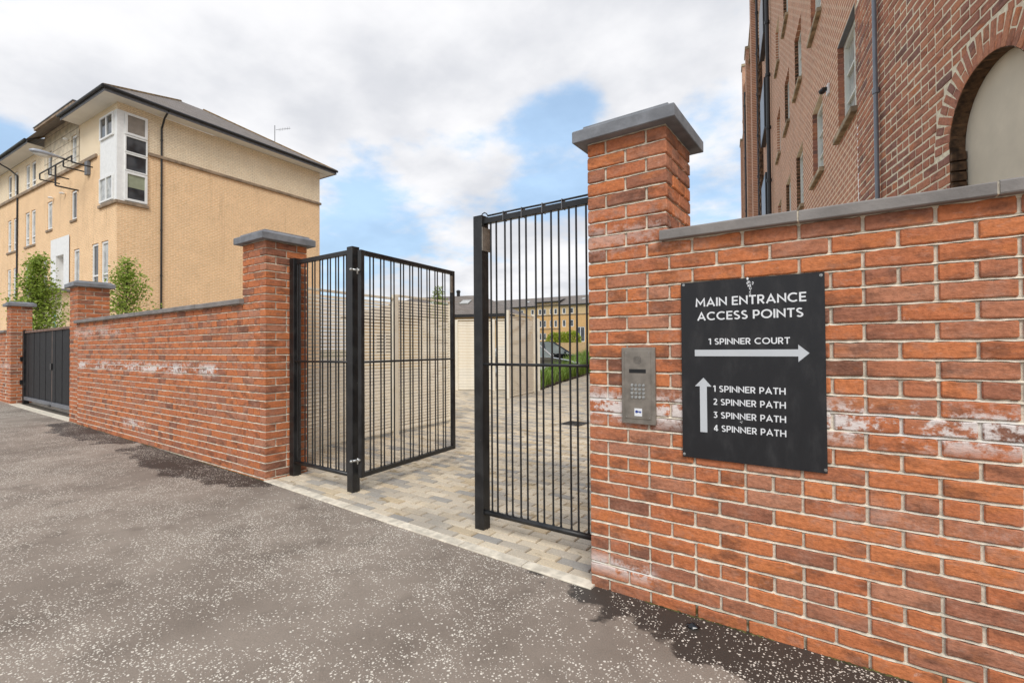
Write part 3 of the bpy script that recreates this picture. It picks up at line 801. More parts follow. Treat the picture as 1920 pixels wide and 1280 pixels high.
# ------------------------------------------------------------------ boarded double gate at the left
bg_ = thing('boarded_gate', 'low black boarded double gate between the two far brick pillars', 'gate', (-13.6, .24, .11)); bi = T(-Vector(bg_.location))
gx0, gx1, gy = -15.84, -11.2, .24
zb, zt = .29, 1.80
MB().bbox(gx0 + .01, gx0 + .13, gy - .05, gy + .05, .10, zt + .02, .004).build('post', M_black, bg_, bi)
MB().bbox(gx1 - .10, gx1 - .005, gy - .05, gy + .05, .10, zt + .02, .004).build('post', M_black, bg_, bi)
mid = -13.47
for (a, b) in ((gx0 + .15, mid - .012), (mid + .012, gx1 - .11)):
    n = 9; wd = (b - a) / n
    for i in range(n):
        x = a + i * wd
        g = .022 if i % 4 == 3 else .006
        MB().bbox(x + g / 2, x + wd - g / 2, gy - .012 + (i % 2) * .006, gy + .012, zb, zt - .05, .003).build('board', M_wood, bg_, bi)
    MB().bbox(a, b, gy - .035, gy + .035, zt - .05, zt, .004).build('capping_rail', M_brown, bg_, bi)
    MB().bbox(a, b, gy - .045, gy + .03, zb - .075, zb - .002, .004).build('bottom_rail', M_fascia, bg_, bi)
    mb = MB()
    for i in range(n):
        if i % 4 == 3: mb.box(a + (i + 1) * wd - .011, a + (i + 1) * wd + .011, gy + .004, gy + .02, zb, zt - .05)
    mb.build('gap_strip', M_gap, bg_, bi)  # pale strips stand in for the light gaps between boards
MB().box(mid - .011, mid + .011, gy - .01, gy + .01, zb, zt).build('meeting_stile', M_gap, bg_, bi)
MB().bbox(mid - .05, mid + .05, gy - .035, gy - .013, .95, 1.08, .004).build('lock_box', M_dark, bg_, bi)
for z in (.62, 1.16):
    MB().bbox(gx0 - .03, gx0 + .05, gy - .09, gy - .05, z - .05, z + .05, .004).build('hinge', M_dark, bg_, bi)
MB().bbox(mid - .08, mid + .10, gy - .06, gy - .046, zb - .10, zb - .05, .004).build('drop_bolt', M_dark, bg_, bi)
# thresholds
def kerb(pts, wd, label, grp=None):
    root = bpy.data.objects.new('kerb', None); COL.objects.link(root); root['kind'] = 'structure'
    # resample into stones
    for (xa, ya), (xb, yb) in zip(pts, pts[1:]):
        vs = []; fs = []; n = 4; m = .0025
        for k in range(n + 1):
            f_ = (m + (1 - 2 * m / max(.1, abs(xb - xa))) * k / n) if False else k / n
            x = xa + (xb - xa) * f_; y = ya + (yb - ya) * f_
            if k == 0: x += m
            if k == n: x -= m
            for (dy, dz) in ((0, -.05), (0, .004), (.004, .009), (wd - .004, .010), (wd, .005), (wd, -.05)): vs.append((x, y + dy + R.uniform(-.0015, .0015), gz(x) + dz))
        for k in range(n):
            for i in range(5): fs.append((k*6+i, (k+1)*6+i, (k+1)*6+i+1, k*6+i+1))
        fs += [tuple(range(6))[::-1], tuple(n*6+i for i in range(6))]
        mesh_obj('kerb_stone', vs, [f[::-1] for f in fs], M_stonek, root)
    return root
kerb([(-4.69, -.010), (-4.1, -.022), (-3.4, -.035), (-2.75, -.046), (-2.15, -.050), (-1.65, -.052), (-1.19, -.050)], .085, '')
kerb([(gx0, -.02), (-14.9, -.03), (-14.0, -.035), (-13.1, -.03), (-12.2, -.02), (-11.2, -.01)], .16, '')

# ------------------------------------------------------------------ paving
pav = bpy.data.objects.new('block_paving', None); COL.objects.link(pav); pav['kind'] = 'structure'
PL, PW, G = .225, .0855, .0095
pmeshes = []
for s in range(6):
    rr = random.Random(s + 90); b = .004
    q = lambda: rr.uniform(-.0016, .0016)
    L_, W2 = PL - G, PW - G
    vs = [(0+q(), 0+q(), -.004), (L_+q(), 0+q(), -.004), (L_+q(), W2+q(), -.004), (0+q(), W2+q(), -.004)]
    vs += [(v[0] + (b if v[0] < .1 else -b), v[1] + (b if v[1] < .04 else -b), .004 + q() * .5) for v in vs[:4]]
    vs += [(v[0], v[1], -.03) for v in vs[:4]]
    me = bpy.data.meshes.new('paver'); me.from_pydata(vs, [], [(4, 5, 6, 7), (0, 1, 5, 4), (1, 2, 6, 5), (2, 3, 7, 6), (3, 0, 4, 7), (8, 9, 1, 0), (9, 10, 2, 1), (10, 11, 3, 2), (11, 8, 0, 3)])
    me.materials.append(M_paver); pmeshes.append(me)
items = []
def kerb_y(x):
    pts = [(-4.69, -.010), (-4.1, -.022), (-3.4, -.035), (-2.75, -.046), (-2.15, -.050), (-1.65, -.052), (-1.19, -.050)]
    for (a, ya), (b, yb) in zip(pts, pts[1:]):
        if a <= x <= b: return ya + (yb - ya) * (x - a) / (b - a) + .088
    return .44
BED = [(-7.62, 9.55), (-8.6, 12.6), (-10.4, 18.8), (-11.8, 23.5), (-13.6, 23.5), (-9.6, 10.8)]
def in_poly(x, y, P):
    c = False
    for i in range(len(P)):
        (x1, y1), (x2, y2) = P[i], P[i-1]
        if (y1 > y) != (y2 > y) and x < (x2 - x1) * (y - y1) / (y2 - y1) + x1: c = not c
    return c
row = 0; y = .04
while y < 17:
    x = -11.5 - y * .15 + (row % 2) * PL / 2 + R.uniform(-.008, .008)
    xe = .3
    while x < xe:
        ok = True
        if y < .45:
            xa = max(x, -4.66); xb = min(x + PL, XR - .008)
            if xb - xa < .05: ok = False
            ky = max(kerb_y(xa + .01), kerb_y(xb - .01)) if ok else 9
            if y + PW * .55 < ky: ok = False
        else: xa = x; xb = x + PL
        d = Vector((x, y, 0)) - CAM; z = d.dot(fw)
        if ok and z > .5 and -1000 < d.dot(rt) / z * F_PX < 300 and not in_poly(x, y, BED): items.append((xa, y, xb - xa, d.length))
        x += PL
    y += PW; row += 1
items.sort(key=lambda i: i[3])
far = MB()
for i, (x, y, L_, dd) in enumerate(items):
    me = R.choice(pmeshes)
    M = T((x, y, gz(x + .1) + .004 + R.uniform(-.0012, .0016))) @ Matrix.Rotation(R.uniform(-.008, .008), 4, 'X') @ Matrix.Rotation(R.uniform(-.006, .006), 4, 'Y') @ RZ(R.uniform(-.006, .006)) @ Matrix.Scale(L_ / PL, 4, (1, 0, 0))
    ky = kerb_y(x + L_ / 2) if y < .45 else 0
    if y < ky:     # cut block along the kerb
        M = T((0, ky - y, 0)) @ M @ Matrix.Scale(max(.35, (PW - (ky - y)) / PW), 4, (0, 1, 0))
    if i < 300: link('paver', me, pav, M)
    else: far.add([v.co for v in me.vertices], [tuple(p.vertices) for p in me.polygons], M)
print('pavers', len(items))
o = mesh_obj('distant_pavers', far.v, far.f, M_paver, pav); stuff(o)
m_, t = new_mat('far_paving')
oo = t.sep(t.pos()); b_ = t.n('ShaderNodeTexBrick', offset=.5); t.set(b_, 'Vector', t.comb(oo[0], oo[1], 0)); t.set(b_, 'Scale', 1.); t.set(b_, 'Brick Width', PL); t.set(b_, 'Row Height', PW); t.set(b_, 'Mortar Size', .005)
t.set(b_, 'Color1', (.48, .42, .33)); t.set(b_, 'Color2', (.34, .31, .27)); t.set(b_, 'Mortar', (.16, .13, .1)); t.out(b_.outputs[0], .9)
sheet('courtyard', [-60, -15.9, -11.2, -8, -4.68, -3, -1.2, 6], 17, 60, .003, m_)
sheet('yard_margin', [-60, -15.9, -11.8], .3, 60, .001, m_)
# drain grating in the yard
dr = tag(MB().build('x', None) if False else mesh_obj('drain_grate', [], [], None), 'small dark drain grate set in the block paving', 'drain grate')
mb = MB(); dx, dy = -4.05, 4.65
mb.box(dx, dx + .36, dy, dy + .03, .04, .062); mb.box(dx, dx + .36, dy + .33, dy + .36, .04, .062); mb.box(dx, dx + .03, dy + .031, dy + .329, .04, .062); mb.box(dx + .33, dx + .36, dy + .031, dy + .329, .04, .062)
for i in range(7): mb.box(dx + .05 + i * .04, dx + .065 + i * .04, dy + .031, dy + .329, .04, .060)
bpy.data.objects.remove(dr); M_iron = simple('cast_iron', (.04, .035, .03), .6, var=.2)
dr = mb.build('drain_grate', M_iron); tag(dr, 'small dark drain grate set in the block paving', 'drain grate')

# debris: a crumpled scrap of glossy black plastic
mb = MB(); rr = random.Random(8)
vs = []; n = 9
for j in range(5):
    for i in range(n):
        a = 2*pi*i/n; r_ = (.020, .027, .023, .016, .007)[j] * rr.uniform(.75, 1.2)
        vs.append((-.64 + r_ * 1.3 * cos(a), -.105 + r_ * .8 * sin(a), .001 + j * .0055 + rr.uniform(-.002, .002)))
fs = [(j*n+i, j*n+(i+1) % n, (j+1)*n+(i+1) % n, (j+1)*n+i) for j in range(4) for i in range(n)] + [tuple(range(n))[::-1], tuple(4*n+i for i in range(n))]
m_gl, t = new_mat('glossy_black'); t.out((.01, .01, .012), .12, None, 0, .6)
tag(mesh_obj('plastic_scrap', vs, fs, m_gl), 'crumpled scrap of glossy black plastic on the asphalt at the foot of the wall', 'litter')

# moss and dirt along the foot of the walls
def moss_strip(xa, xb, seed):
    mb = MB(); rr = random.Random(seed); x = xa
    while x < xb:
        if mn.noise(Vector((x * 2.3, seed, 0))) > -.12:
            for k in range(3):
                xx = x + rr.uniform(0, .03); r_ = rr.uniform(.003, .009); yy = -rr.uniform(0, .012); z = gz(xx)
                mb.add([(xx + r_ * cos(a) * 1.5, yy + r_ * sin(a) * .7, z + .0005) for a in (0, 1.05, 2.1, 3.14, 4.2, 5.2)] + [(xx, yy, z + r_ * .6)], [(i, (i+1) % 6, 6) for i in range(6)])
        x += .02
    return mb
M_moss = simple('moss', (.075, .07, .02), .95, var=.5, scale=30, bump=.6)
mb = moss_strip(-1.2, 1.6, 3); b2 = moss_strip(-11.1, -4.7, 7); mb.add(b2.v, b2.f)
stuff(mb.build('moss', M_moss))['label'] = 'moss and dirt along the foot of the brick walls'


# ------------------------------------------------------------------ walls with openings, windows
def wall_holes(x0, x1, z0, z1, holes, depth=.1, y=0.0):
    """front face at y with rectangular openings (xa, xb, za, zb) and reveals of the given depth"""
    xs = sorted({x0, x1, *[h[0] for h in holes], *[h[1] for h in holes]}); zs = sorted({z0, z1, *[h[2] for h in holes], *[h[3] for h in holes]})
    xs = [v for v in xs if x0 <= v <= x1]; zs = [v for v in zs if z0 <= v <= z1]
    mb = MB()
    for a, b in zip(xs, xs[1:]):
        for c, d in zip(zs, zs[1:]):
            mx, mz = (a + b) / 2, (c + d) / 2
            if any(h[0] < mx < h[1] and h[2] < mz < h[3] for h in holes): continue
            mb.quad((a, y, c), (b, y, c), (b, y, d), (a, y, d))
    for (a, b, c, d) in holes:
        if b <= x0 or a >= x1: continue
        Y = y + depth
        mb.quad((a, y, c), (a, Y, c), (a, Y, d), (a, y, d)); mb.quad((b, y, c), (b, y, d), (b, Y, d), (b, Y, c))
        mb.quad((a, y, d), (a, Y, d), (b, Y, d), (b, y, d)); mb.quad((a, y, c), (b, y, c), (b, Y, c), (a, Y, c))
    return mb
def raw(mb, name, mat, parent=None, M=None): return mesh_obj(name, mb.v, mb.f, mat, parent, M)
def window(parent, M, xa, xb, za, zb, y, style='one', glassm=None, sill=None, fr=.055, framem=None, label=None, sill_m=None):
    """a window part: frame with pane and sill sub-parts; y = plane of the frame front"""
    framem = framem or M_white; glassm = glassm or M_glass
    mb = MB(); w_, h_ = xb - xa, zb - za
    mb.box(xa, xa + fr, y, y + .06, za, zb); mb.box(xb - fr, xb, y, y + .06, za, zb)
    mb.box(xa + fr, xb - fr, y, y + .06, za, za + fr); mb.box(xa + fr, xb - fr, y, y + .06, zb - fr, zb)
    cols = []
    if style == 'vent':    # opening light above a small one
        mb.box(xa + fr, xb - fr, y, y + .06, za + h_ * .22, za + h_ * .22 + fr * .8)
        cols = [(xa + fr, xb - fr, za + fr, za + h_ * .22), (xa + fr, xb - fr, za + h_ * .22 + fr * .8, zb - fr)]
    elif style == 'two':
        m = (xa + xb) / 2; mb.box(m - fr / 2, m + fr / 2, y, y + .06, za + fr, zb - fr)
        cols = [(xa + fr, m - fr / 2, za + fr, zb - fr), (m + fr / 2, xb - fr, za + fr, zb - fr)]
    elif style == 'sash':
        m = (xa + xb) / 2; fb = .025; k = 3
        mb.box(m - fb / 2, m + fb / 2, y + .02, y + .06, za + fr, zb - fr)
        for i in range(1, k):
            z = za + fr + (h_ - 2 * fr) * i / k; mb.box(xa + fr, m - fb / 2, y + .02, y + .06, z - fb / 2, z + fb / 2); mb.box(m + fb / 2, xb - fr, y + .02, y + .06, z - fb / 2, z + fb / 2)
        cols = [(xa + fr, xb - fr, za + fr, zb - fr)]
    else: cols = [(xa + fr, xb - fr, za + fr, zb - fr)]
    wo_ = raw(mb, 'window', framem, parent, M)
    for c in cols:
        p = MB(); yy = y + (.045 if style != 'sash' else .05); p.quad((c[0], yy, c[2]), (c[1], yy, c[2]), (c[1], yy, c[3]), (c[0], yy, c[3])); raw(p, 'pane', glassm, wo_)
    if sill:
        p = MB(); o, t_, ex = sill; p.bbox(xa - ex, xb + ex, y - .11 - o + .001, y + .0, za - t_, za - .002, .006); raw(p, 'sill', sill_m or M_sill, wo_)
    if label: wo_['label'] = label
    return wo_

# ------------------------------------------------------------------ buff brick flats on the left
K = (-24.86, 4.47); gv = Vector((-.066, .998, 0)); rv = Vector((.998, .066, 0))
bl = thing('apartment_block', 'buff brick flats with hipped grey roof and white corner window, behind the left wall', 'building', (K[0], K[1], .1))
BI = T((-K[0], -K[1], -.1))
MF = BI @ frame((K[0], K[1], 0), rv); MG = BI @ frame((K[0], K[1], 0), gv)
pairs = [(-14.55, -12.85), (-11.50, -9.90)]
rows = [(10.0, 11.32), (6.95, 8.76), (4.18, 5.98), (1.4, 3.2)]
holes = []; wins = []
for (a, b) in pairs + [(-17.9, -16.2)]:
    for (z0, z1) in rows:
        for (c, d) in ((a, a + .66), (b - .66, b)):
            holes.append((c, d, z0, z1)); wins.append((c, d, z0, z1, 'vent'))
for (a, b, rr_) in ((-8.17, -7.47, ((10.03, 11.30), (7.40, 8.80))), (-4.98, -4.33, ((10.05, 11.39), (7.44, 8.80))), (-4.67, -3.97, ((4.45, 6.03),)), (-8.75, -8.1, ((4.4, 5.95),))):
    for (z0, z1) in rr_: holes.append((a, b, z0, z1)); wins.append((a, b, z0, z1, 'one'))
for (a, b) in ((-2.58, -1.86), (-1.56, -.84)):
    holes.append((a, b, 4.18, 6.03)); wins.append((a, b, 4.18, 6.03, 'vent'))
holes.append((-6.79, -5.78, 4.27, 5.95))
split = 9.84
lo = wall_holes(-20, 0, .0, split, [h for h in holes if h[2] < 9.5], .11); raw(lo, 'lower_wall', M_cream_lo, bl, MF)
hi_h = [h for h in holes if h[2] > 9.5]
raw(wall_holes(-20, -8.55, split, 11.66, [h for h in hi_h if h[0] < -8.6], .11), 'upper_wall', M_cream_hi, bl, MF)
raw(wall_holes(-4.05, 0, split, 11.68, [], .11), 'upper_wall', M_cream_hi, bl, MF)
raw(wall_holes(-8.55, -4.05, split, 12.55, [h for h in hi_h if -8.5 < h[0] < -4.05], .11, -.02), 'ashlar_wall', M_ashlar, bl, MF)
mb = MB(); mb.quad((-8.55, -.02, split), (-8.55, -.02, 12.55), (-8.55, 5, 12.55), (-8.55, 5, split)); mb.quad((-4.05, -.02, 11.5), (-4.05, 5, 11.5), (-4.05, 5, 12.55), (-4.05, -.02, 12.55)); raw(mb, 'ashlar_wall', M_ashlar, bl, MF)
mb = MB()
for k in range(1, 6): mb.box(-8.56, -4.05, -.026, -.018, split + k * .44, split + k * .44 + .018)
raw(mb, 'ashlar_joint', M_sill, bl, MF)
for i, (a, b, z0, z1, st) in enumerate(wins):
    window(bl, MF, a + .01, b - .01, z0 + .01, z1 - .01, .035, st, M_glass_net if i % 3 else M_glass, None, .085)
mb = MB()
for (a, b) in pairs + [(-17.9, -16.2)]:
    for (z0, z1) in rows[1:]: mb2 = MB(); mb2.bbox(a - .05, b + .05, -.05, .09, z0 - .12, z0 - .005, .01); raw(mb2, 'sill', M_sill, bl, MF)
for (a, b, z0) in ((-8.25, -7.40, 7.40), (-5.05, -4.26, 7.44), (-4.74, -3.9, 4.45), (-2.66, -.76, 4.18)):
    mb2 = MB(); mb2.bbox(a, b, -.05, .09, z0 - .12, z0 - .005, .01); raw(mb2, 'sill', M_sill, bl, MF)
# gable
raw(wall_holes(0, 9.75, 0, split, [], .1), 'gable_wall', M_cream_lo, bl, MG)
raw(wall_holes(0, 9.75, split, 11.68, [], .1), 'upper_gable_wall', M_cream_hi, bl, MG)
MB().box(9.75, 9.76, .0, 8, 0, 11.68).build('rear_wall', M_cream_lo, bl, MG)
# string course
MB().bbox(-20, -2.0, -.09, .0, 9.77, 9.93, .012).build('string_course', M_sill, bl, MF)
MB().bbox(1.10, 9.83, -.09, .0, 9.80, 9.93, .012).build('string_course', M_sill, bl, MG)
# white corner window
mb = MB(); mb.bbox(-1.68, .02, -.02, .0, 7.60, 11.38, .003); raw(mb, 'corner_panel', M_white, bl, MF)
mb = MB(); mb.bbox(-.02, 1.06, -.022, .0, 7.602, 11.38, .003); raw(mb, 'corner_panel', M_white, bl, MG)
window(bl, MF, -1.60, -.26, 10.36, 11.33, -.085, 'two', M_glass, None, .07)
window(bl, MF, -1.60, -.26, 7.66, 8.72, -.085, 'two', M_glass_net, None, .07)
window(bl, MG, .24, 1.05, 10.42, 11.34, -.09, 'one', M_curtain, None, .09)
window(bl, MG, .24, 1.05, 9.68, 10.38, -.08, 'one', M_glass, None, .045)
window(bl, MG, .24, 1.05, 8.90, 9.64, -.08, 'one', M_glass, None, .045)
wq = window(bl, MG, .24, 1.05, 7.64, 8.86, -.09, 'one', M_glass, None, .09)
mb = MB(); mb.quad((.33, -.047, 8.22), (.96, -.047, 8.22), (.96, -.047, 8.77), (.33, -.047, 8.77)); raw(mb, 'blind', M_blind, wq)
mb = MB(); mb.bbox(-1.75, .09, -.09, .0, 7.46, 7.59, .01); raw(mb, 'sill', M_sill, bl, MF)
mb = MB(); mb.bbox(0, 1.12, -.09, .0, 7.462, 7.588, .01); raw(mb, 'sill', M_sill, bl, MG)
# white panel with recess, canopy and stone porch
mb = wall_holes(-7.5, -5.09, 4.32, 6.8, [(-6.79, -5.78, 4.33, 5.95)], .04, -.04); raw(mb, 'white_panel', M_white, bl, MF)
mb = MB(); mb.quad((-6.79, .35, 4.27), (-5.78, .35, 4.27), (-5.78, .35, 5.95), (-6.79, .35, 5.95)); mb.quad((-6.785, -.039, 4.33), (-6.785, .35, 4.33), (-6.785, .35, 5.945), (-6.785, -.039, 5.945)); mb.quad((-6.785, -.039, 5.945), (-6.785, .35, 5.945), (-5.78, .35, 5.945), (-5.78, -.039, 5.945)); raw(mb, 'recess', M_white, bl, MF)
mb = MB(); mb.bbox(-8.3, -4.9, -.75, -.0, 4.10, 4.22, .01); raw(mb, 'canopy', M_fascia, bl, MF)
mb = MB()
mb.box(-8.0, -6.9, -.30, -.002, .0, 4.09); mb.box(-5.75, -5.05, -.30, -.002, .0, 4.09); mb.box(-6.9, -5.75, -.30, -.002, 3.35, 4.09); raw(mb, 'porch', M_ashlar, bl, MF)
mb = MB()
for z in (.9, 1.5, 2.1, 2.7, 3.35, 3.72): mb.box(-8.001, -6.9, -.304, -.298, z, z + .015); mb.box(-5.75, -5.05, -.304, -.298, z, z + .015)
raw(mb, 'porch_joint', M_sill, bl, MF)
M_teal = simple('turquoise_glazing', (.05, .38, .36), .2)
dw = window(bl, MF, -6.88, -5.77, .1, 3.34, -.12, 'one', M_teal, None, .09)
mb = MB(); mb.ellip((-5.95, -.36, 3.62), .13, .07, .09, 12, 8); raw(mb, 'wall_light', M_white, bl, MF)
for (x, z) in ((-5.72, 8.82), (-7.24, 8.86), (-7.37, 11.0), (-5.31, 10.9 + .4)):
    mb = MB(); mb.ellip((x, -.12, z), .10, .12, .05, 10, 6); raw(mb, 'wall_light', M_white, bl, MF)
# eaves, gutters, roofs
ov = .65
mb = MB(); mb.quad((-4.05, -ov, 11.70), (ov, -ov, 11.70), (ov, 10.4, 11.70), (0, 10.4, 11.70), (0, 0, 11.68), (-4.05, 0, 11.68)); raw(mb, 'soffit', M_soffit, bl, MF)
mb = MB(); mb.quad((0, 9.75, 11.68), (-4.5, 9.75, 11.68), (-4.5, 10.4, 11.70), (0, 10.4, 11.70)); raw(mb, 'soffit', M_soffit, bl, MF)
def fascia_run(a, b, name='fascia', z=11.70):
    pass
mb = MB(); mb.box(-4.1, ov + .02, -ov - .02, -ov, 11.66, 11.83); mb.box(ov, ov + .02, -ov, 10.42, 11.66, 11.83); mb.box(-4.5, ov, 10.40, 10.42, 11.66, 11.83); raw(mb, 'fascia', M_fascia, bl, MF)
mb = MB(); mb.tube((-4.15, -ov - .08, 11.83), (ov + .08, -ov - .08, 11.83), .065, 10); mb.tube((ov + .08, -ov - .08, 11.83), (ov + .08, 10.45, 11.83), .065, 10); raw(mb, 'gutter', M_gutter, bl, MF)
pitch = math.tan(radians(30)); ex, ey0, ey1, wx = ov + .05, -ov - .05, 10.45, -9.3
hw = (ex - wx) / 2; rx = (ex + wx) / 2; ridge = 11.86 + hw * pitch
ya, yb = ey0 + hw, ey1 - hw
if ya > yb: ya = yb = (ey0 + ey1) / 2; ridge = 11.86 + (ey1 - ey0) / 2 * pitch
C0, C1, C2, C3 = (wx, ey0, 11.86), (ex, ey0, 11.86), (ex, ey1, 11.86), (wx, ey1, 11.86); R0, R1 = (rx, ya, ridge), (rx, yb, ridge)
# each slope is its own part so the tile courses follow it
def slope(quad_, name='roof_slope', mat=None, parent=bl, base=None):
    """quad (p0,p1 along the eave, then the top points) in building coords -> object whose local x runs along the eave and z up the slope"""
    P_ = [Vector(p) for p in quad_]; x = (P_[1] - P_[0]).normalized(); n = None
    nrm = (P_[1] - P_[0]).cross(P_[-1] - P_[0]).normalized(); z = nrm.cross(x) * 1
    y = z.cross(x)
    Ml = Matrix(((x.x, y.x, z.x, P_[0].x), (x.y, y.y, z.y, P_[0].y), (x.z, y.z, z.z, P_[0].z), (0, 0, 0, 1)))
    inv = Ml.inverted(); vs = [inv @ p for p in P_]
    return mesh_obj(name, vs, [tuple(range(len(vs)))], mat or M_slate, parent, (base if base is not None else MF) @ Ml)
slope((C0, C1, R0)); slope((C1, C2, R1, R0) if R0 != R1 else (C1, C2, R0)); slope((C2, C3, R1))
mb = MB()
for a, b in ((C1, R0), (C2, R1), (C0, R0)):
    mb.tube(a, b, .07, 6)
raw(mb, 'ridge_tiles', simple('ochre_ridge', (.20, .13, .06), .9, var=.3, scale=5), bl, MF)
# roof and eaves of the long wing
mb = MB(); mb.quad((-20, -ov, 11.70), (-8.6, -ov, 11.70), (-8.6, 0, 11.68), (-20, 0, 11.68)); raw(mb, 'soffit', M_soffit, bl, MF)
mb = MB(); mb.box(-20, -8.6, -ov - .02, -ov, 11.66, 11.83); raw(mb, 'fascia', M_fascia, bl, MF)
mb = MB(); mb.tube((-20, -ov - .08, 11.83), (-8.6, -ov - .08, 11.83), .065, 10); raw(mb, 'gutter', M_gutter, bl, MF)
slope(((-20, -ov - .05, 11.86), (-8.6, -ov - .05, 11.86), (-8.6, 3.2, 13.4), (-20, 3.2, 13.4)))
mb = MB(); mb.box(-9.15, -3.9, -.28, 4.5, 12.56, 12.68); raw(mb, 'flat_roof', M_sill, bl, MF)
mb = MB(); mb.box(-9.18, -3.87, -.31, 4.5, 12.68, 12.72); raw(mb, 'flat_roof_edge', M_fascia, bl, MF)
mb = MB(); mb.path([(1.6, -.045 - 0, .1), (1.6, -.045, 11.15), (1.6, -.30, 11.55), (1.6, -ov - .06, 11.78)], .038, 10)
for z in (2.5, 4.6, 6.6, 8.6, 10.6): mb.tube((1.6, -.045, z), (1.6, -.045, z + .07), .048, 10)
raw(mb, 'downpipe', M_gutter, bl, MG)
mb = MB(); mb.path([(-12.68, -.045, .1), (-12.68, -.045, 11.0), (-13.1, -.30, 11.4), (-13.6, -ov - .06, 11.78)], .038, 10)
for z in (2.5, 4.6, 6.6, 8.6): mb.tube((-12.68, -.045, z), (-12.68, -.045, z + .07), .048, 10)
raw(mb, 'downpipe', M_gutter, bl, MF)
# low stone cheek by the gable
# TV aerial
mb = MB(); ax, ay, az = -3.2, 9.0, 13.6
mb.path([(ax, ay, 13.0), (ax, ay, 15.0)], .018, 6); mb.path([(ax + .1, ay, 14.7), (ax + 1.1, ay + .3, 14.66)], .010, 5)
for i in range(7): mb.tube((ax + .3 + i * .12, ay + .09 + i * .03, 14.6), (ax + .3 + i * .12, ay + .09 + i * .03, 14.78), .006, 4)
raw(mb, 'aerial', M_gutter, bl, MF)
# black steel frame bracketed off the facade
mb = MB(); y_ = -.8; r_ = .030
mb.path([(-6.16, y_, 9.62), (-2.21, y_, 9.62)], r_, 8)
for x in (-6.16, -4.98, -3.20, -2.25): mb.path([(x, y_, 9.62), (x, y_, 9.36), (x, -.09, 9.36 + 0)], r_, 8)
mb.path([(-4.13, y_, 9.6), (-4.13, y_, 8.70), (-4.13, 0, 8.70)], r_ * 1.2, 8)
raw(mb, 'steel_bracket', M_gutter, bl, MF)
# street lamp on its wall arm
lp = thing('street_lamp', 'grey wall-mounted street lamp on a long thin arm from the buff facade', 'street lamp', (K[0] + rv.x * -2.88, K[1] + rv.y * -2.88, 9.4)); LI = T(-Vector(lp.location)) @ frame((K[0], K[1], 0), rv)
MB().bbox(-3.02, -2.74, -.14, -.001, 9.15, 9.75, .01).build('junction_box', M_fascia, lp, LI)
mb = MB(); mb.path([(-2.88, -.1, 9.55), (-2.88, -1.05, 9.60)], .022, 8); raw(mb, 'arm', M_gutter, lp, LI)
M_lamp = simple('grey_lamp_housing', (.36, .38, .42), .4, .1)
mb = MB(); n = 12; secs = [(-.85, .05, .03), (-1.0, .07, .05), (-1.25, .13, .09), (-1.6, .17, .12), (-1.85, .15, .11), (-1.96, .06, .05)]
vs = []; fs = []
for (y, a, b) in secs:
    for i in range(n):
        th = 2*pi*i/n; vs.append((-2.88 + a * cos(th), y, 9.62 + b * sin(th) * (1 if sin(th) > 0 else .6)))
for j in range(len(secs) - 1):
    for i in range(n): fs.append((j*n+i, j*n+(i+1) % n, (j+1)*n+(i+1) % n, (j+1)*n+i))
fs += [tuple(range(n))[::-1], tuple((len(secs)-1)*n+i for i in range(n))]
mesh_obj('housing', vs, fs, M_lamp, lp, LI, True)
mb = MB(); mb.ellip((-2.88, -1.58, 9.55), .12, .30, .10, 12, 8); raw(mb, 'diffuser', simple('lamp_diffuser', (.60, .60, .56), .25), lp, LI)

# ------------------------------------------------------------------ old red brick mill on the right
ob_ = thing('old_brick_building', 'tall old dark red brick building with an arch and rows of narrow windows, right', 'building', (.25, 3.80, 0))
OI = T((-.25, -3.80, 0))
dn = Vector((-.3107, .9505, 0)); df = Vector((-.199, .980, 0))
QB = (.25, 3.80)
MN = OI @ frame(QB, (-dn.x, -dn.y)); MR = OI @ frame(QB, (-df.x, -df.y))       # local x grows towards the street
# near face: local x = 1.01 - u ; arch centre u=-.69 -> x=1.70 ; springing 2.86, radius .465
AX, AZ, AR = 1.70, 2.86, .465
TOP = 19.0
XN = 3.3; ZR0, ZR1 = 1.72, 5.44; REC = .0045
nseg = 28
mb = MB()
arc = [(AX - AR * cos(pi * i / nseg), AZ + AR * sin(pi * i / nseg)) for i in range(nseg + 1)]
mb.quad((0, REC, 0), (AX - AR, REC, 0), (AX - AR, REC, ZR1), (0, REC, ZR1)); mb.quad((AX + AR, REC, 0), (XN, REC, 0), (XN, REC, ZR1), (AX + AR, REC, ZR1))
for a, b in zip(arc, arc[1:]): mb.quad((a[0], REC, a[1]), (b[0], REC, b[1]), (b[0], REC, ZR1), (a[0], REC, ZR1))
raw(mb, 'mortar', M_oldmortar, ob_, MN)
mb = MB(); mb.quad((0, 0, ZR1), (XN, 0, ZR1), (XN, 0, TOP), (0, 0, TOP)); mb.quad((0, 0, 0), (AX - AR, 0, 0), (AX - AR, 0, ZR0 - .008), (0, 0, ZR0 - .008)); raw(mb, 'wall', M_old_plan, ob_, MN)
# reveal of the arch and cream infill
Dp = .105
pts = [(AX - AR, 0)] + arc + [(AX + AR, 0)]
mb = MB(); cx0 = None
for i, (a, b) in enumerate(zip(pts, pts[1:])):
    mb.quad((a[0], .0, a[1]), (a[0], Dp, a[1]), (b[0], Dp, b[1]), (b[0], .0, b[1]))
raw(mb, 'arch_reveal', M_soot, ob_, MN)
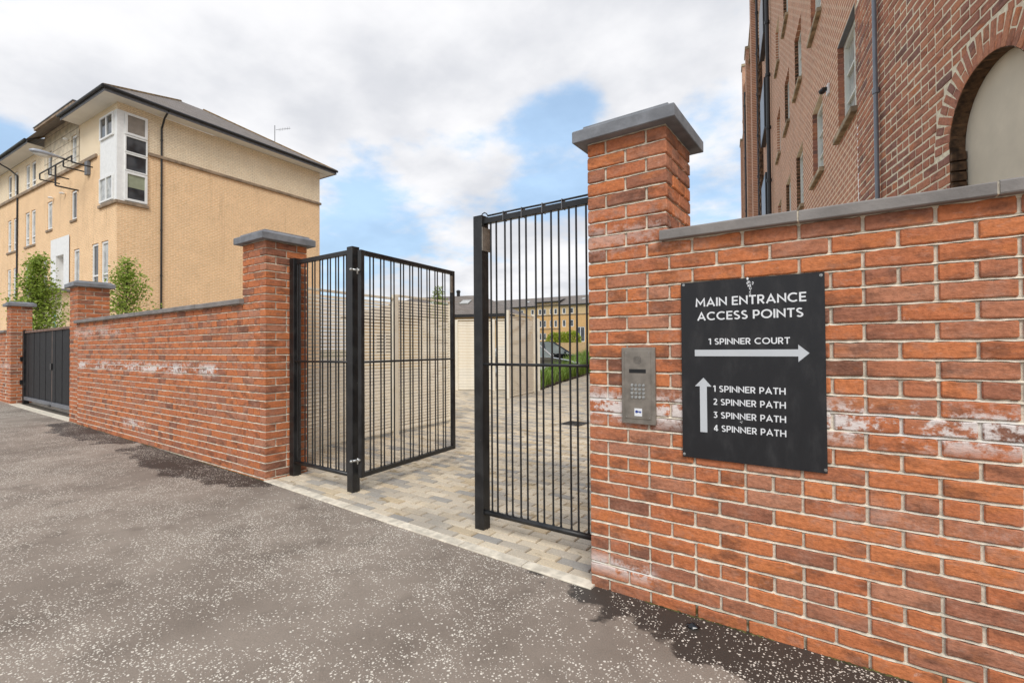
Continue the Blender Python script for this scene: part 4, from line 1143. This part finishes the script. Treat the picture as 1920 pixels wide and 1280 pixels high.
# individual soffit bricks stand slightly proud of the reveal
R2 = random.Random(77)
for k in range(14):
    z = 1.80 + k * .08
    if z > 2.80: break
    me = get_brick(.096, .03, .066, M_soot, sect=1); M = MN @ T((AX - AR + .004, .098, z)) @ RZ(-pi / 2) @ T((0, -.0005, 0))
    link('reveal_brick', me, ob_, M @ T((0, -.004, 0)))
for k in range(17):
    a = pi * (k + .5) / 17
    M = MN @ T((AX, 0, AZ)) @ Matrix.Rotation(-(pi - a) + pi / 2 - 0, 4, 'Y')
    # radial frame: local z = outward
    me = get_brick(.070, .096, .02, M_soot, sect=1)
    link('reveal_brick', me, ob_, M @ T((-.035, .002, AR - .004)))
mb = MB(); mb.quad(*[(p[0], Dp - .002, p[1]) for p in pts]); raw(mb, 'arch_infill', M_render, ob_, MN)
# bricks laid singly
BHo, CHo, PMo, JTo = .064, .080, .235, .016
B = Bricks(); ringR = AR + .222
def near_ok(xa, xb, z):
    """intervals of the row left over outside the arch ring"""
    zc_ = z + BHo / 2
    if zc_ <= AZ: return [(xa, min(xb, AX - AR)), (max(xa, AX + AR), xb)]
    dz = zc_ - AZ
    if dz >= ringR: return [(xa, xb)]
    h = sqrt(ringR ** 2 - dz ** 2) + .012
    # ring bricks start above the springing
    return [(xa, min(xb, AX - h)), (max(xa, AX + h), xb)]
nrow = int((ZR1 - ZR0) / CHo)
for k in range(nrow):
    z = ZR0 + k * CHo; header = k % 4 == 2
    bl_ = (PMo / 2 if header else PMo); x = .004 - (k % 2) * bl_ * .5
    while x < 2.9:
        a, b = max(.004, x), x + bl_ - JTo
        for (p, q) in near_ok(a, b, z):
            if q - p > .035 and p >= a - 1e-6: B.add(round(q - p, 3), .06, BHo, MN @ T((p, 0, z)) @ T((0, R.uniform(-.002, .002), R.uniform(-.0015, .0015))) @ RZ(R.uniform(-.01, .01)))
        x += bl_
# voussoirs
nv = 25
for k in range(nv):
    a = pi * (k + .5) / nv
    Mv = MN @ T((AX, 0, AZ)) @ Matrix.Rotation(a - pi, 4, 'Y') @ T((AR, 0, 0))      # local x = outward along the radius
    Mv = MN @ T((AX, 0, AZ)) @ Matrix.Rotation(-(pi - a), 4, 'Y') if False else MN @ T((AX, 0, AZ)) @ Matrix.Rotation(-(pi - a), 4, 'Y')
    wv = 2 * pi * (AR + .1) / 2 / nv - .011
    if k % 2: B.add(.215, .10, round(wv, 3), Mv @ T((AR, R.uniform(-.002, .002), -wv / 2)))
    else:
        B.add(.100, .10, round(wv, 3), Mv @ T((AR, R.uniform(-.002, .002), -wv / 2))); B.add(.103, .10, round(wv, 3), Mv @ T((AR + .112, R.uniform(-.002, .002), -wv / 2)))
# part of the long face nearest the bend
for k in range(nrow):
    z = ZR0 + k * CHo; header = k % 4 == 2; bl_ = (PMo / 2 if header else PMo); x = -.9295 - (k % 2) * bl_ * .5
    while x < -.01:
        a, b = max(x, -.9295), min(x + bl_ - JTo, -.006)
        if b - a > .012: B.add(round(b - a, 3), .06, BHo, MR @ T((a, 0, z)) @ T((0, R.uniform(-.002, .002), R.uniform(-.0015, .0015))))
        x += bl_
# Bricks.build expects world matrices
for i, it in enumerate(B.items): B.items[i] = (it[0], it[1], it[2], OI.inverted() @ it[3])
B.build(ob_, M_oldbrick, 265, sect=2, j=.0024)
mb = MB(); mb.quad((-.93, REC, 0), (0, REC, 0), (0, REC, ZR1), (-.93, REC, ZR1)); raw(mb, 'mortar', M_oldmortar, ob_, MR)
# long face with its grid of window openings
cols_u = [(.95, 1.95), (3.10, 4.10), (5.28, 6.28), (7.30, 8.25), (9.40, 10.3)] + [(17.2 + i * 2.3, 18.1 + i * 2.3) for i in range(5)] + [(30.3, 31.2), (32.6, 33.4)]
zr = [1.62, 4.22, 6.82, 9.42, 12.02, 14.62]
oh = []
for (a, b) in cols_u:
    for z in zr: oh.append((-b, -a, z, z + 1.29))
mb = wall_holes(-36, -.93, 0, TOP, oh, .13)
raw(mb, 'long_wall', M_old_plan, ob_, MR)
mb = MB(); mb.quad((-.93, 0, ZR1), (0, 0, ZR1), (0, 0, TOP), (-.93, 0, TOP)); raw(mb, 'wall', M_old_plan, ob_, MR)
for i, (a, b, c, d) in enumerate(oh):
    u = -b
    window(ob_, MR, a + .01, b - .01, c + .01, d - .01, .075, 'sash' if u < 8 else 'one', M_glass_net if (i * 7) % 5 else M_glass, (.035, .075, .05) if u < 24 else None, .06, M_frame, None, M_sill_old)
# brickwork seen in the far jambs, and dark boarded lintel of the first window
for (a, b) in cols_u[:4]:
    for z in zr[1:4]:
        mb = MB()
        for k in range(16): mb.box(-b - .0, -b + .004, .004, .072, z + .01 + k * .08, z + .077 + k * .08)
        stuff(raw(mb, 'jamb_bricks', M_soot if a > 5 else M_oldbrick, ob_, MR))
MB().box(-1.95, -.95, .003, .070, 5.495, 5.51).build('lintel', M_fascia, ob_, MR)
# cornice, copings, dark glazed bays, pilaster, pipes
mb = MB(); mb.box(-36, -16, -.10, -.002, 17.3, 17.45); mb.box(-36.2, 3.3, -.05, .4, TOP, TOP + .12)
raw(mb, 'cornice', M_sill_old, ob_, MR)
for (ua, ub, zt_) in ((18.9, 19.9, 19.8), (24.3, 25.4, 18.2), (29.9, 30.6, 20.2), (34.6, 35.9, 17.0)):
    mb = MB(); mb.box(-ub, -ua, -.22, -.001, 0, zt_); raw(mb, 'pier', M_old_plan, ob_, MR)
    mb = MB(); mb.box(-ub - .05, -ua + .05, -.27, .1, zt_, zt_ + .16); raw(mb, 'pier_cap', M_sill_old, ob_, MR)
M_bay = simple('grey_bay_cladding', (.10, .12, .16), .35, var=.1)
for z in (2.6, 5.6, 8.9, 12.2, 15.3):
    mb = MB(); mb.box(-14.6, -12.7, -.16, -.002, z, z + 1.75); bb = raw(mb, 'bay', M_gutter, ob_, MR)
    mb = MB(); mb.quad((-14.5, -.163, z + .08), (-12.8, -.163, z + .08), (-12.8, -.163, z + 1.67), (-14.5, -.163, z + 1.67)); raw(mb, 'pane', M_bay, bb)
mb = MB(); mb.box(-16.2, -15.7, -.12, -.002, 0, 13.5)
for k in range(84):
    if k % 2: mb.box(-16.24, -15.66, -.15, -.12, k * .16, k * .16 + .08)
stuff(raw(mb, 'toothed_pilaster', M_soot, ob_, MR))
for (u, r_) in ((11.9, .06), (29.4, .07), (16.9, .05)):
    mb = MB(); mb.tube((-u, -.10, 0), (-u, -.10, 18.2), r_, 10)
    for k in range(10): mb.tube((-u, -.10, 1.5 + k * 1.75), (-u, -.10, 1.6 + k * 1.75), r_ * 1.35, 10)
    raw(mb, 'rainwater_pipe', M_gutter, ob_, MR)
M_pipe = simple('grey_painted_pipe', (.20, .22, .25), .35, .2)
mb = MB(); mb.tube((.0, -.035, 0), (.0, -.035, 18), .021, 12)
for z in (3.93, 5.9, 7.9): mb.tube((.0, -.035, z), (.0, -.035, z + .055), .030, 12); mb.tube((0, -.035, z + .02), (0, .0, z + .02), .012, 8)
raw(mb, 'downpipe', M_pipe, ob_, MN)
sc_ = MB(); sc_.bbox(-2.62, -2.50, -.03, -.001, 5.14, 5.30, .004); bb = raw(sc_, 'camera_bracket', M_white, ob_, MR)
mb = MB(); mb.ellip((-2.56, -.09, 5.21), .045, .05, .04, 12, 8); mb.tube((-2.56, -.02, 5.24), (-2.56, -.10, 5.24), .03, 8); raw(mb, 'security_camera', M_dark, ob_, MR)
# return of the building towards the yard side, seen only from elsewhere
mb = MB(); mb.quad((XN, 0, 0), (XN, 9, 0), (XN, 9, TOP), (XN, 0, TOP)); raw(mb, 'end_wall', M_old_plan, ob_, MN)

# ------------------------------------------------------------------ cream louvred screens of the bin store
def slat_mesh(L):
    mb = MB(); th = radians(-24); w2, t2 = .037, .004
    M = Matrix.Rotation(th, 4, 'X'); mb.box(0, L, -t2, t2, -w2 / 2, w2 / 2, M)
    me = bpy.data.meshes.new('slat'); me.from_pydata([tuple(v) for v in mb.v], [], mb.f); me.materials.append(M_louvre); return me
def screen(a, b, zb, ztop, label, grp, posts=(0, 1), pitch=.0455, ph=None):
    A, Bv = Vector((a[0], a[1], 0)), Vector((b[0], b[1], 0)); L = (Bv - A).length
    root = thing('louvred_screen', label, 'louvred screen', (A.x, A.y, gz(A.x)), grp); Fm = T(-Vector(root.location)) @ frame((A.x, A.y), (Bv - A))
    me = slat_mesh(L - .05); z = zb
    while z < ztop - .02:
        link('slat', me, root, Fm @ T((.025, .02, z)) @ Matrix.Rotation(R.uniform(-.003, .003), 4, 'X')); z += pitch
    for s in posts:
        x = 0 if s == 0 else L
        MB().bbox(x - .04, x + .04, -.03, .05, .0, (ph or ztop) + .02, .004).build('post', M_louvre, root, Fm)
    MB().bbox(0, L, -.004, .044, zb - .05, zb - .02, .003).build('bottom_rail', M_louvre, root, Fm)
    MB().bbox(0, L, -.004, .044, ztop, ztop + .03, .003).build('top_rail', M_louvre, root, Fm)
    return root
GS = 'cream louvred screens round the bin store'
screen((-5.40, .62), (-5.513, 2.33), .17, 2.05, 'near left half of the cream louvred screen behind the fixed left gate panel', GS, (0,))
screen((-5.515, 2.37), (-5.60, 3.68), .17, 2.10, 'cream louvred screen panel seen through the open gate leaf, beyond its pale post', GS, (0, 1))
screen((-10.6, 7.85), (-9.74, 8.39), .16, 2.17, 'short end of cream louvred screen just past the tip of the open gate leaf', GS, (0,))
screen((-9.70, 8.41), (-8.74, 8.98), .16, 2.17, 'cream louvred panel with greenery behind, left of the gatepost in the yard', GS, (0, 1))
screen((-8.70, 9.01), (-7.6, 9.66), .16, 2.17, 'narrow cream louvred panel behind the tall corner post of the bin store', GS, (1,))
screen((-7.126, 7.474), (-7.43, 9.17), .14, 2.20, 'cream louvred panel receding behind the right fixed gate panel', GS, (0, 1), ph=2.27)
# pale wall and stores inside the enclosure are not visible; a low roofed building stands behind it
bn = thing('low_house', 'low building with brown tiled roof and skylights behind the louvred screens', 'building', (-24, 26, 0)); NI = T((24, -26, 0))
MBn = NI @ frame((-27.0, 17.2), Vector((.94, .34, 0)))
raw(wall_holes(0, 11, 0, 3.35, [(2, 3.4, 1.1, 2.4), (6, 7.4, 1.1, 2.4)], .1), 'wall', M_far_hi, bn, MBn)
mb = MB(); mb.quad((11, 0, 0), (11, 5, 0), (11, 5, 3.35), (11, 0, 3.35)); raw(mb, 'wall', M_far_hi, bn, MBn)
for (a, b) in ((2, 3.4), (6, 7.4)): window(bn, MBn, a, b, 1.1, 2.4, .08, 'two')
MB().box(-.4, 11.4, -.45, -.35, 3.22, 3.40).build('fascia', M_gutter, bn, MBn)
slope(((-.4, -.42, 3.38), (11.4, -.42, 3.38), (8.0, 3.4, 4.95), (3.2, 3.4, 4.95)), mat=M_slate, parent=bn, base=MBn)
slope(((11.4, -.42, 3.38), (11.4, 6.2, 3.38), (8.0, 3.4, 4.95)), mat=M_slate, parent=bn, base=MBn)
slope(((-.4, 6.2, 3.38), (-.4, -.42, 3.38), (3.2, 3.4, 4.95)), mat=M_slate, parent=bn, base=MBn)
for x in (5.2, 6.3, 7.5):
    mb = MB(); sl = Matrix.Rotation(atan(1.57 / 3.82), 4, 'X'); mb.bbox(-.3, .3, 0, .8, -.02, .06, .01); raw(mb, 'skylight', M_glass_net, bn, MBn @ T((x, 1.5, 4.19)) @ sl)
mb = MB(); mb.tube((6.4, 3.4, 4.9), (6.4, 3.4, 5.2), .12, 10); mb.ellip((6.4, 3.4, 5.25), .16, .16, .12, 10, 6); raw(mb, 'roof_vent', M_gutter, bn, MBn)

# ------------------------------------------------------------------ far yellow flats
A0 = Vector((-66.08, 87.99, 0)); rvf = Vector((.9968, .0776, 0))
fb_ = thing('apartment_block', 'long yellow brick flats with grey roof far behind the parked cars', 'building', tuple(A0)); FI = T(-A0); MFb = FI @ frame((A0.x, A0.y), rvf)
wl = []
for z0, z1 in ((8.75, 10.0), (5.95, 7.45), (3.15, 4.7)):
    for (a, b) in ((1.6, 2.3), (4.4, 5.2), (7.1, 7.9), (9.0, 9.8), (10.2, 10.9), (11.75, 12.5), (12.8, 13.6), (14.8, 15.6), (16.6, 17.4), (22, 22.8), (24.5, 25.3), (27, 27.8)):
        wl.append((a, b, z0, z1))
wl.append((18.7, 19.6, 7.7, 8.7)); wl.append((17.95, 19.95, 2.7, 5.85))
wl = [w_ for w_ in wl if not (w_[0] == 16.6 and w_[2] < 5)]
raw(wall_holes(-14, 34, 0, 8.56, [w_ for w_ in wl if w_[3] < 8.56], .1), 'wall', M_far_brick, fb_, MFb)
raw(wall_holes(-14, 34, 8.58, 10.7, [w_ for w_ in wl if w_[2] > 8.56], .1), 'upper_wall', M_far_hi, fb_, MFb)
raw(wall_holes(8.45, 14.2, 10.7, 11.45, [], .1), 'upper_wall', M_far_hi, fb_, MFb)
for w_ in wl:
    if w_[2] < 8.56 < w_[3]: continue
    window(fb_, MFb, *w_, .05, 'two' if w_[1] - w_[0] > 1 else 'one', M_glass, None, .13)
MB().box(-14, 34, -.12, .0, 8.50, 8.66).build('string_course', M_sill, fb_, MFb)
MB().box(8.5, 14.2, -.10, .0, 5.52, 5.66).build('string_course', M_sill, fb_, MFb)
mb = MB(); mb.box(-14.4, 8.4, -.45, .05, 10.55, 10.75); mb.box(14.25, 34.4, -.45, .05, 10.55, 10.75); mb.box(8.3, 14.35, -.45, .05, 11.38, 11.58); raw(mb, 'eaves', M_gutter, fb_, MFb)
slope(((-14.4, -.4, 10.76), (34.4, -.4, 10.76), (34.4, 5, 13.1), (-14.4, 5, 13.1)), mat=M_slate, parent=fb_, base=MFb)
slope(((8.3, -.42, 11.58), (14.35, -.42, 11.58), (14.35, 3.2, 12.6), (8.3, 3.2, 12.6)), mat=M_slate, parent=fb_, base=MFb)
for x in (-4, 5.2, 11.5, 18.8):
    mb = MB(); mb.bbox(-.35, .35, 0, .9, -.02, .10, .01); raw(mb, 'skylight', M_glass_net, fb_, MFb @ T((x, 1.9, 11.80)) @ Matrix.Rotation(atan(2.34 / 5.4), 4, 'X'))
lw = thing('low_wall', 'low pale brick wall beyond the parked cars', 'garden wall', (-13, 27.5, 0)); raw(MB().box(-4, 5, 0, .25, 0, 1.7), 'wall', M_far_hi, lw, RZ(radians(24)))

# ------------------------------------------------------------------ cars
def car(label, loc, rot, paint, L, H, suv=False):
    root = thing('parked_car', label, 'car', loc, 'cars parked beyond the planting', rot); W2 = .88
    hood = .90 if not suv else 1.02
    # side profile, front at +x
    low = [(-L/2, .35), (-L/2 - .02, .75), (-L/2 + .05, hood + .06), (-L*.36, hood + .10), (L*.18, hood + .02), (L*.40, hood - .13), (L/2 - .05, hood - .30), (L/2, .55), (L/2 - .05, .28), (L*.38, .24), (-L*.38, .24)]
    def loft(prof, mat, name, inset, par=root):
        n = len(prof); vs = []; fs = []; ys_ = [-W2 + inset, -W2 + inset + .0, W2 - inset]
        secs = [(-W2 + inset, .93, 1), (-W2 + inset + .10, 1.0, 1), (0, 1.0, 1.02), (W2 - inset - .10, 1.0, 1), (W2 - inset, .93, 1)]
        cz = .6
        for (y, s, k) in secs:
            for (x, z) in prof: vs.append((x * (s if abs(x) > L * .3 else 1), y, cz + (z - cz) * s * k if z > cz else z))
        for j in range(len(secs) - 1):
            for i in range(n): fs.append((j*n+i, j*n+(i+1) % n, (j+1)*n+(i+1) % n, (j+1)*n+i))
        fs += [tuple(range(n)), tuple((len(secs)-1)*n+i for i in range(n))[::-1]]
        return mesh_obj(name, vs, fs, mat, par, None, True)
    loft(low, paint, 'body', 0)
    cabt = [(-L*.44, hood + .02), (-L*.38, H - .10), (-L*.25, H), (L*.0, H), (L*.08, H - .06), (L*(.21 if not suv else .27), hood - .02)]
    def cab(prof, mat, name, k):
        n = len(prof); vs = []; fs = []
        for (y, s) in ((-1, 0), (1, 0)):
            for (x, z) in prof:
                t_ = (z - hood) / (H - hood); vs.append((x, y * (W2 - .03 - .16 * max(0, t_)) * k, z))
        fs = [(i, (i+1) % n, n + (i+1) % n, n + i) for i in range(n)] + [tuple(range(n))[::-1], tuple(n+i for i in range(n))]
        return mesh_obj(name, vs, fs, mat, root)
    cab(cabt, M_carglass, 'windows', 1.0)
    # roof skin and pillars
    mb = MB(); yr = W2 - .18
    mb.add([(-L*.40, -yr, H - .12), (-L*.25, -yr, H + .012), (L*.02, -yr, H + .012), (L*.13, -yr, H - .055), (-L*.40, yr, H - .12), (-L*.25, yr, H + .012), (L*.02, yr, H + .012), (L*.13, yr, H - .055)], [(0, 1, 5, 4), (1, 2, 6, 5), (2, 3, 7, 6)])
    raw(mb, 'roof', paint, root)
    for sy in (-1, 1):
        mb = MB(); a = (L*(.215 if not suv else .275), sy * (W2 - .02), hood); b = (L*.07, sy * (W2 - .17), H - .03); mb.tube(a, b, .035, 6)
        mb.tube((-L*.44, sy * (W2 - .03), hood), (-L*.37, sy * (W2 - .16), H - .06), .06, 6); mb.tube((-L*.02, sy * (W2 - .015), hood), (-L*.05, sy * (W2 - .165), H), .03, 6)
        raw(mb, 'pillars', paint, root)
        mb = MB(); mb.ellip((L*.20, sy * (W2 + .09), hood + .08), .07, .10, .07); raw(mb, 'mirror', paint, root)
        mb = MB(); mb.ellip((L/2 - .12, sy * (W2 - .22), hood - .28), .14, .18, .08); raw(mb, 'headlight', M_headlight, root)
        for x in (-L*.31, L*.31):
            mb = MB(); mb.tube((x, sy * (W2 - .20), .31), (x, sy * (W2 + .01), .31), .31, 20); wh = raw(mb, 'wheel', M_tyre, root)
            mb = MB(); mb.tube((x, sy * (W2 - .0), .31), (x, sy * (W2 + .02), .31), .20, 16); raw(mb, 'rim', M_galv, wh)
    return root
M_carglass = glass('car_glass', (.22, .27, .27), (.38, .44, .43), .8, .05)  # glass colour lightened to stand in for the sky reflected in it
M_headlight = simple('headlight', (.7, .72, .72), .15)
M_tyre = simple('tyre', (.02, .02, .02), .8)
m_w, t = new_mat('silver_white_paint'); t.out((.66, .68, .70), .25, None, .1, .6); m_b, t = new_mat('dark_blue_grey_paint'); t.out((.045, .06, .085), .22, None, .3, .6)
hdg = atan2(.5764, .8171) 
car('white hatchback parked nose right behind the green planting', (-11.93, 16.03, .03), hdg, m_w, 4.1, 1.47)
car('dark blue-grey estate car parked behind the white hatchback', (-13.47, 19.84, .03), hdg, m_b, 4.4, 1.64, True)

# ------------------------------------------------------------------ planting, shrubs, trees
def rand_in(P):
    xs_ = [p[0] for p in P]; ys_ = [p[1] for p in P]
    while True:
        x, y = R3.uniform(min(xs_), max(xs_)), R3.uniform(min(ys_), max(ys_))
        if in_poly(x, y, P): return x, y
R3 = random.Random(21)
mb = MB(); mb.quad(*[(x, y, gz(x) + .03) for x, y in BED[::-1]]); structure(raw(mb, 'planting_bed', M_soil))
vs = []; fs = []
BEDP = [(-7.8, 9.95), (-8.8, 12.8), (-10.6, 18.8), (-11.9, 23.2), (-12.9, 23.2), (-10.4, 15.5), (-8.9, 10.9)]
for c in range(420):
    cx, cy = rand_in(BEDP); base = gz(cx) + .02; hh = (  .50 + .50 * max(0, min(1, (cy - 13) / 8))) * R3.uniform(.8, 1.25) * (1 if R3.random() < .85 else 1.15)
    for k in range(26):
        a = R3.uniform(0, 2*pi); ln = hh * R3.uniform(.6, 1.1); w2 = R3.uniform(.010, .022); bend = R3.uniform(.15, .6); dx, dy = cos(a), sin(a)
        ox, oy = cx + R3.gauss(0, .07), cy + R3.gauss(0, .07); b = len(vs); px_, py_ = -dy * w2, dx * w2
        for (t_, ws) in ((0, .6), (.4, 1), (.75, .8)):
            r_ = ln * bend * t_ ** 1.6; z = base + ln * (t_ - .42 * bend * t_ ** 2.6)
            vs += [(ox + dx * r_ - px_ * ws, oy + dy * r_ - py_ * ws, z), (ox + dx * r_ + px_ * ws, oy + dy * r_ + py_ * ws, z)]
        vs.append((ox + dx * ln * bend, oy + dy * ln * bend, base + ln * (1 - .55 * bend)))
        fs += [(b, b+1, b+3, b+2), (b+2, b+3, b+5, b+4), (b+4, b+5, b+6)]
o = mesh_obj('leafy_planting', vs, fs, M_leaf2); stuff(o); o['label'] = 'dense strappy green planting beside the paved yard'

def leaves(pts, size, mat, name, parent, M=None, rr=None):
    vs = []; fs = []
    for (c, s) in pts:
        a = Vector((rr.gauss(0, 1), rr.gauss(0, 1), rr.gauss(0, .7))).normalized(); b = a.orthogonal().normalized(); b = (Matrix.Rotation(rr.uniform(0, 2*pi), 3, a) @ b); n_ = a.cross(b)
        L_ = size * s * rr.uniform(.7, 1.3); W2 = L_ * .5; k = len(vs); c = Vector(c)
        vs += [c - a * L_ * .5, c + b * W2 * .5 + n_ * L_ * .08, c + a * L_ * .5, c - b * W2 * .5 + n_ * L_ * .08]; fs.append((k, k+1, k+2, k+3))
    return mesh_obj(name, vs, fs, mat, parent, M)
def tree(label, loc, h, rad, zc0, nb, seed, mat=None, group=None, leaf=.085, lean=(0, 0), lpb=60):
    rr = random.Random(seed); root = thing('young_tree', label, 'tree', loc, group)
    tr = MB(); top = Vector((lean[0], lean[1], h * .97)); tr.tube((0, 0, 0), top * .55, .045, 8, .030); tr.tube(top * .55, top, .030, 6, .008)
    pts = []; br = MB()
    for i in range(nb):
        f_ = rr.random() ** .9; z = zc0 + (h - zc0) * f_; prof = (1 - f_) ** .9 * (.45 + .55 * min(1, f_ * 5)) ; ang = rr.uniform(0, 2*pi)
        ln = rad * prof * rr.uniform(.45, 1.2) + .10; rise = ln * rr.uniform(.35, 1.0)
        p0 = Vector((lean[0] * z / h, lean[1] * z / h, z)); p1 = p0 + Vector((cos(ang) * ln, sin(ang) * ln, rise))
        br.tube(p0, p1, .010, 4, .003)
        for k in range(int(lpb * (.4 + ln))):
            t_ = rr.uniform(.1, 1.05); q = p0.lerp(p1, t_); sp = .05 + .09 * (1 - abs(t_ - .6))
            pts.append((q + Vector((rr.gauss(0, sp), rr.gauss(0, sp), rr.gauss(0, sp * .9))), rr.uniform(.6, 1.15)))
    tr.build('trunk', M_bark, root); raw(br, 'branches', M_bark, root)
    leaves(pts, leaf, mat or M_leaf, 'crown', root, None, rr); return root
GT = 'young trees behind the brick walls'
tree('slender bright green young tree behind the boarded gate and farthest pillar', (-22.0, 1.6, .1), 4.3, .80, 1.3, 230, 4, group=GT, leaf=.11, lpb=32)
tree('ragged bright green young tree behind the long wall, right of the far end pillar', (-17.9, 2.65, .1), 3.85, .95, 1.3, 125, 9, group=GT, leaf=.10, lean=(.16, .1), lpb=30)
tree('thin airy treetop showing over the louvred screen through the gate leaf', (-20.6, 19.0, 0), 5.0, .9, 2.2, 60, 12, leaf=.13, lpb=26)
hd = thing('hedge_shrub', 'yellow-green rounded shrub behind the parked cars', 'shrub', (-22, 37, 0)); rr = random.Random(5); pts = []
for i in range(3800):
    a = rr.uniform(0, 2*pi); b = math.acos(rr.uniform(-.2, 1)); r_ = rr.uniform(.7, 1.05); cxx = rr.choice((-1.0, -.1, .9))
    pts.append((Vector((cxx + .85 * r_ * sin(b) * cos(a), .7 * r_ * sin(b) * sin(a), 1.9 + 1.0 * r_ * cos(b) + .08 * sin(cxx * 9))), rr.uniform(.7, 1.3)))
leaves(pts, .16, M_leaf3, 'foliage', hd, None, rr); mb = MB()
for x in (-1, 0, 1): mb.tube((x, 0, 0), (x * .9, 0, 2.0), .05, 6)
raw(mb, 'stem', M_bark, hd)
# a low dark shrub mass and grass strip far off
mb = MB(); rr = random.Random(14); pts = []
for i in range(2500): pts.append((Vector((-15 + rr.uniform(-6, 4), 29 + rr.uniform(0, 3), abs(rr.gauss(0, .55)))), rr.uniform(.7, 1.3)))
o = leaves(pts, .16, M_leaf2, 'distant_groundcover', None, None, rr); stuff(o)
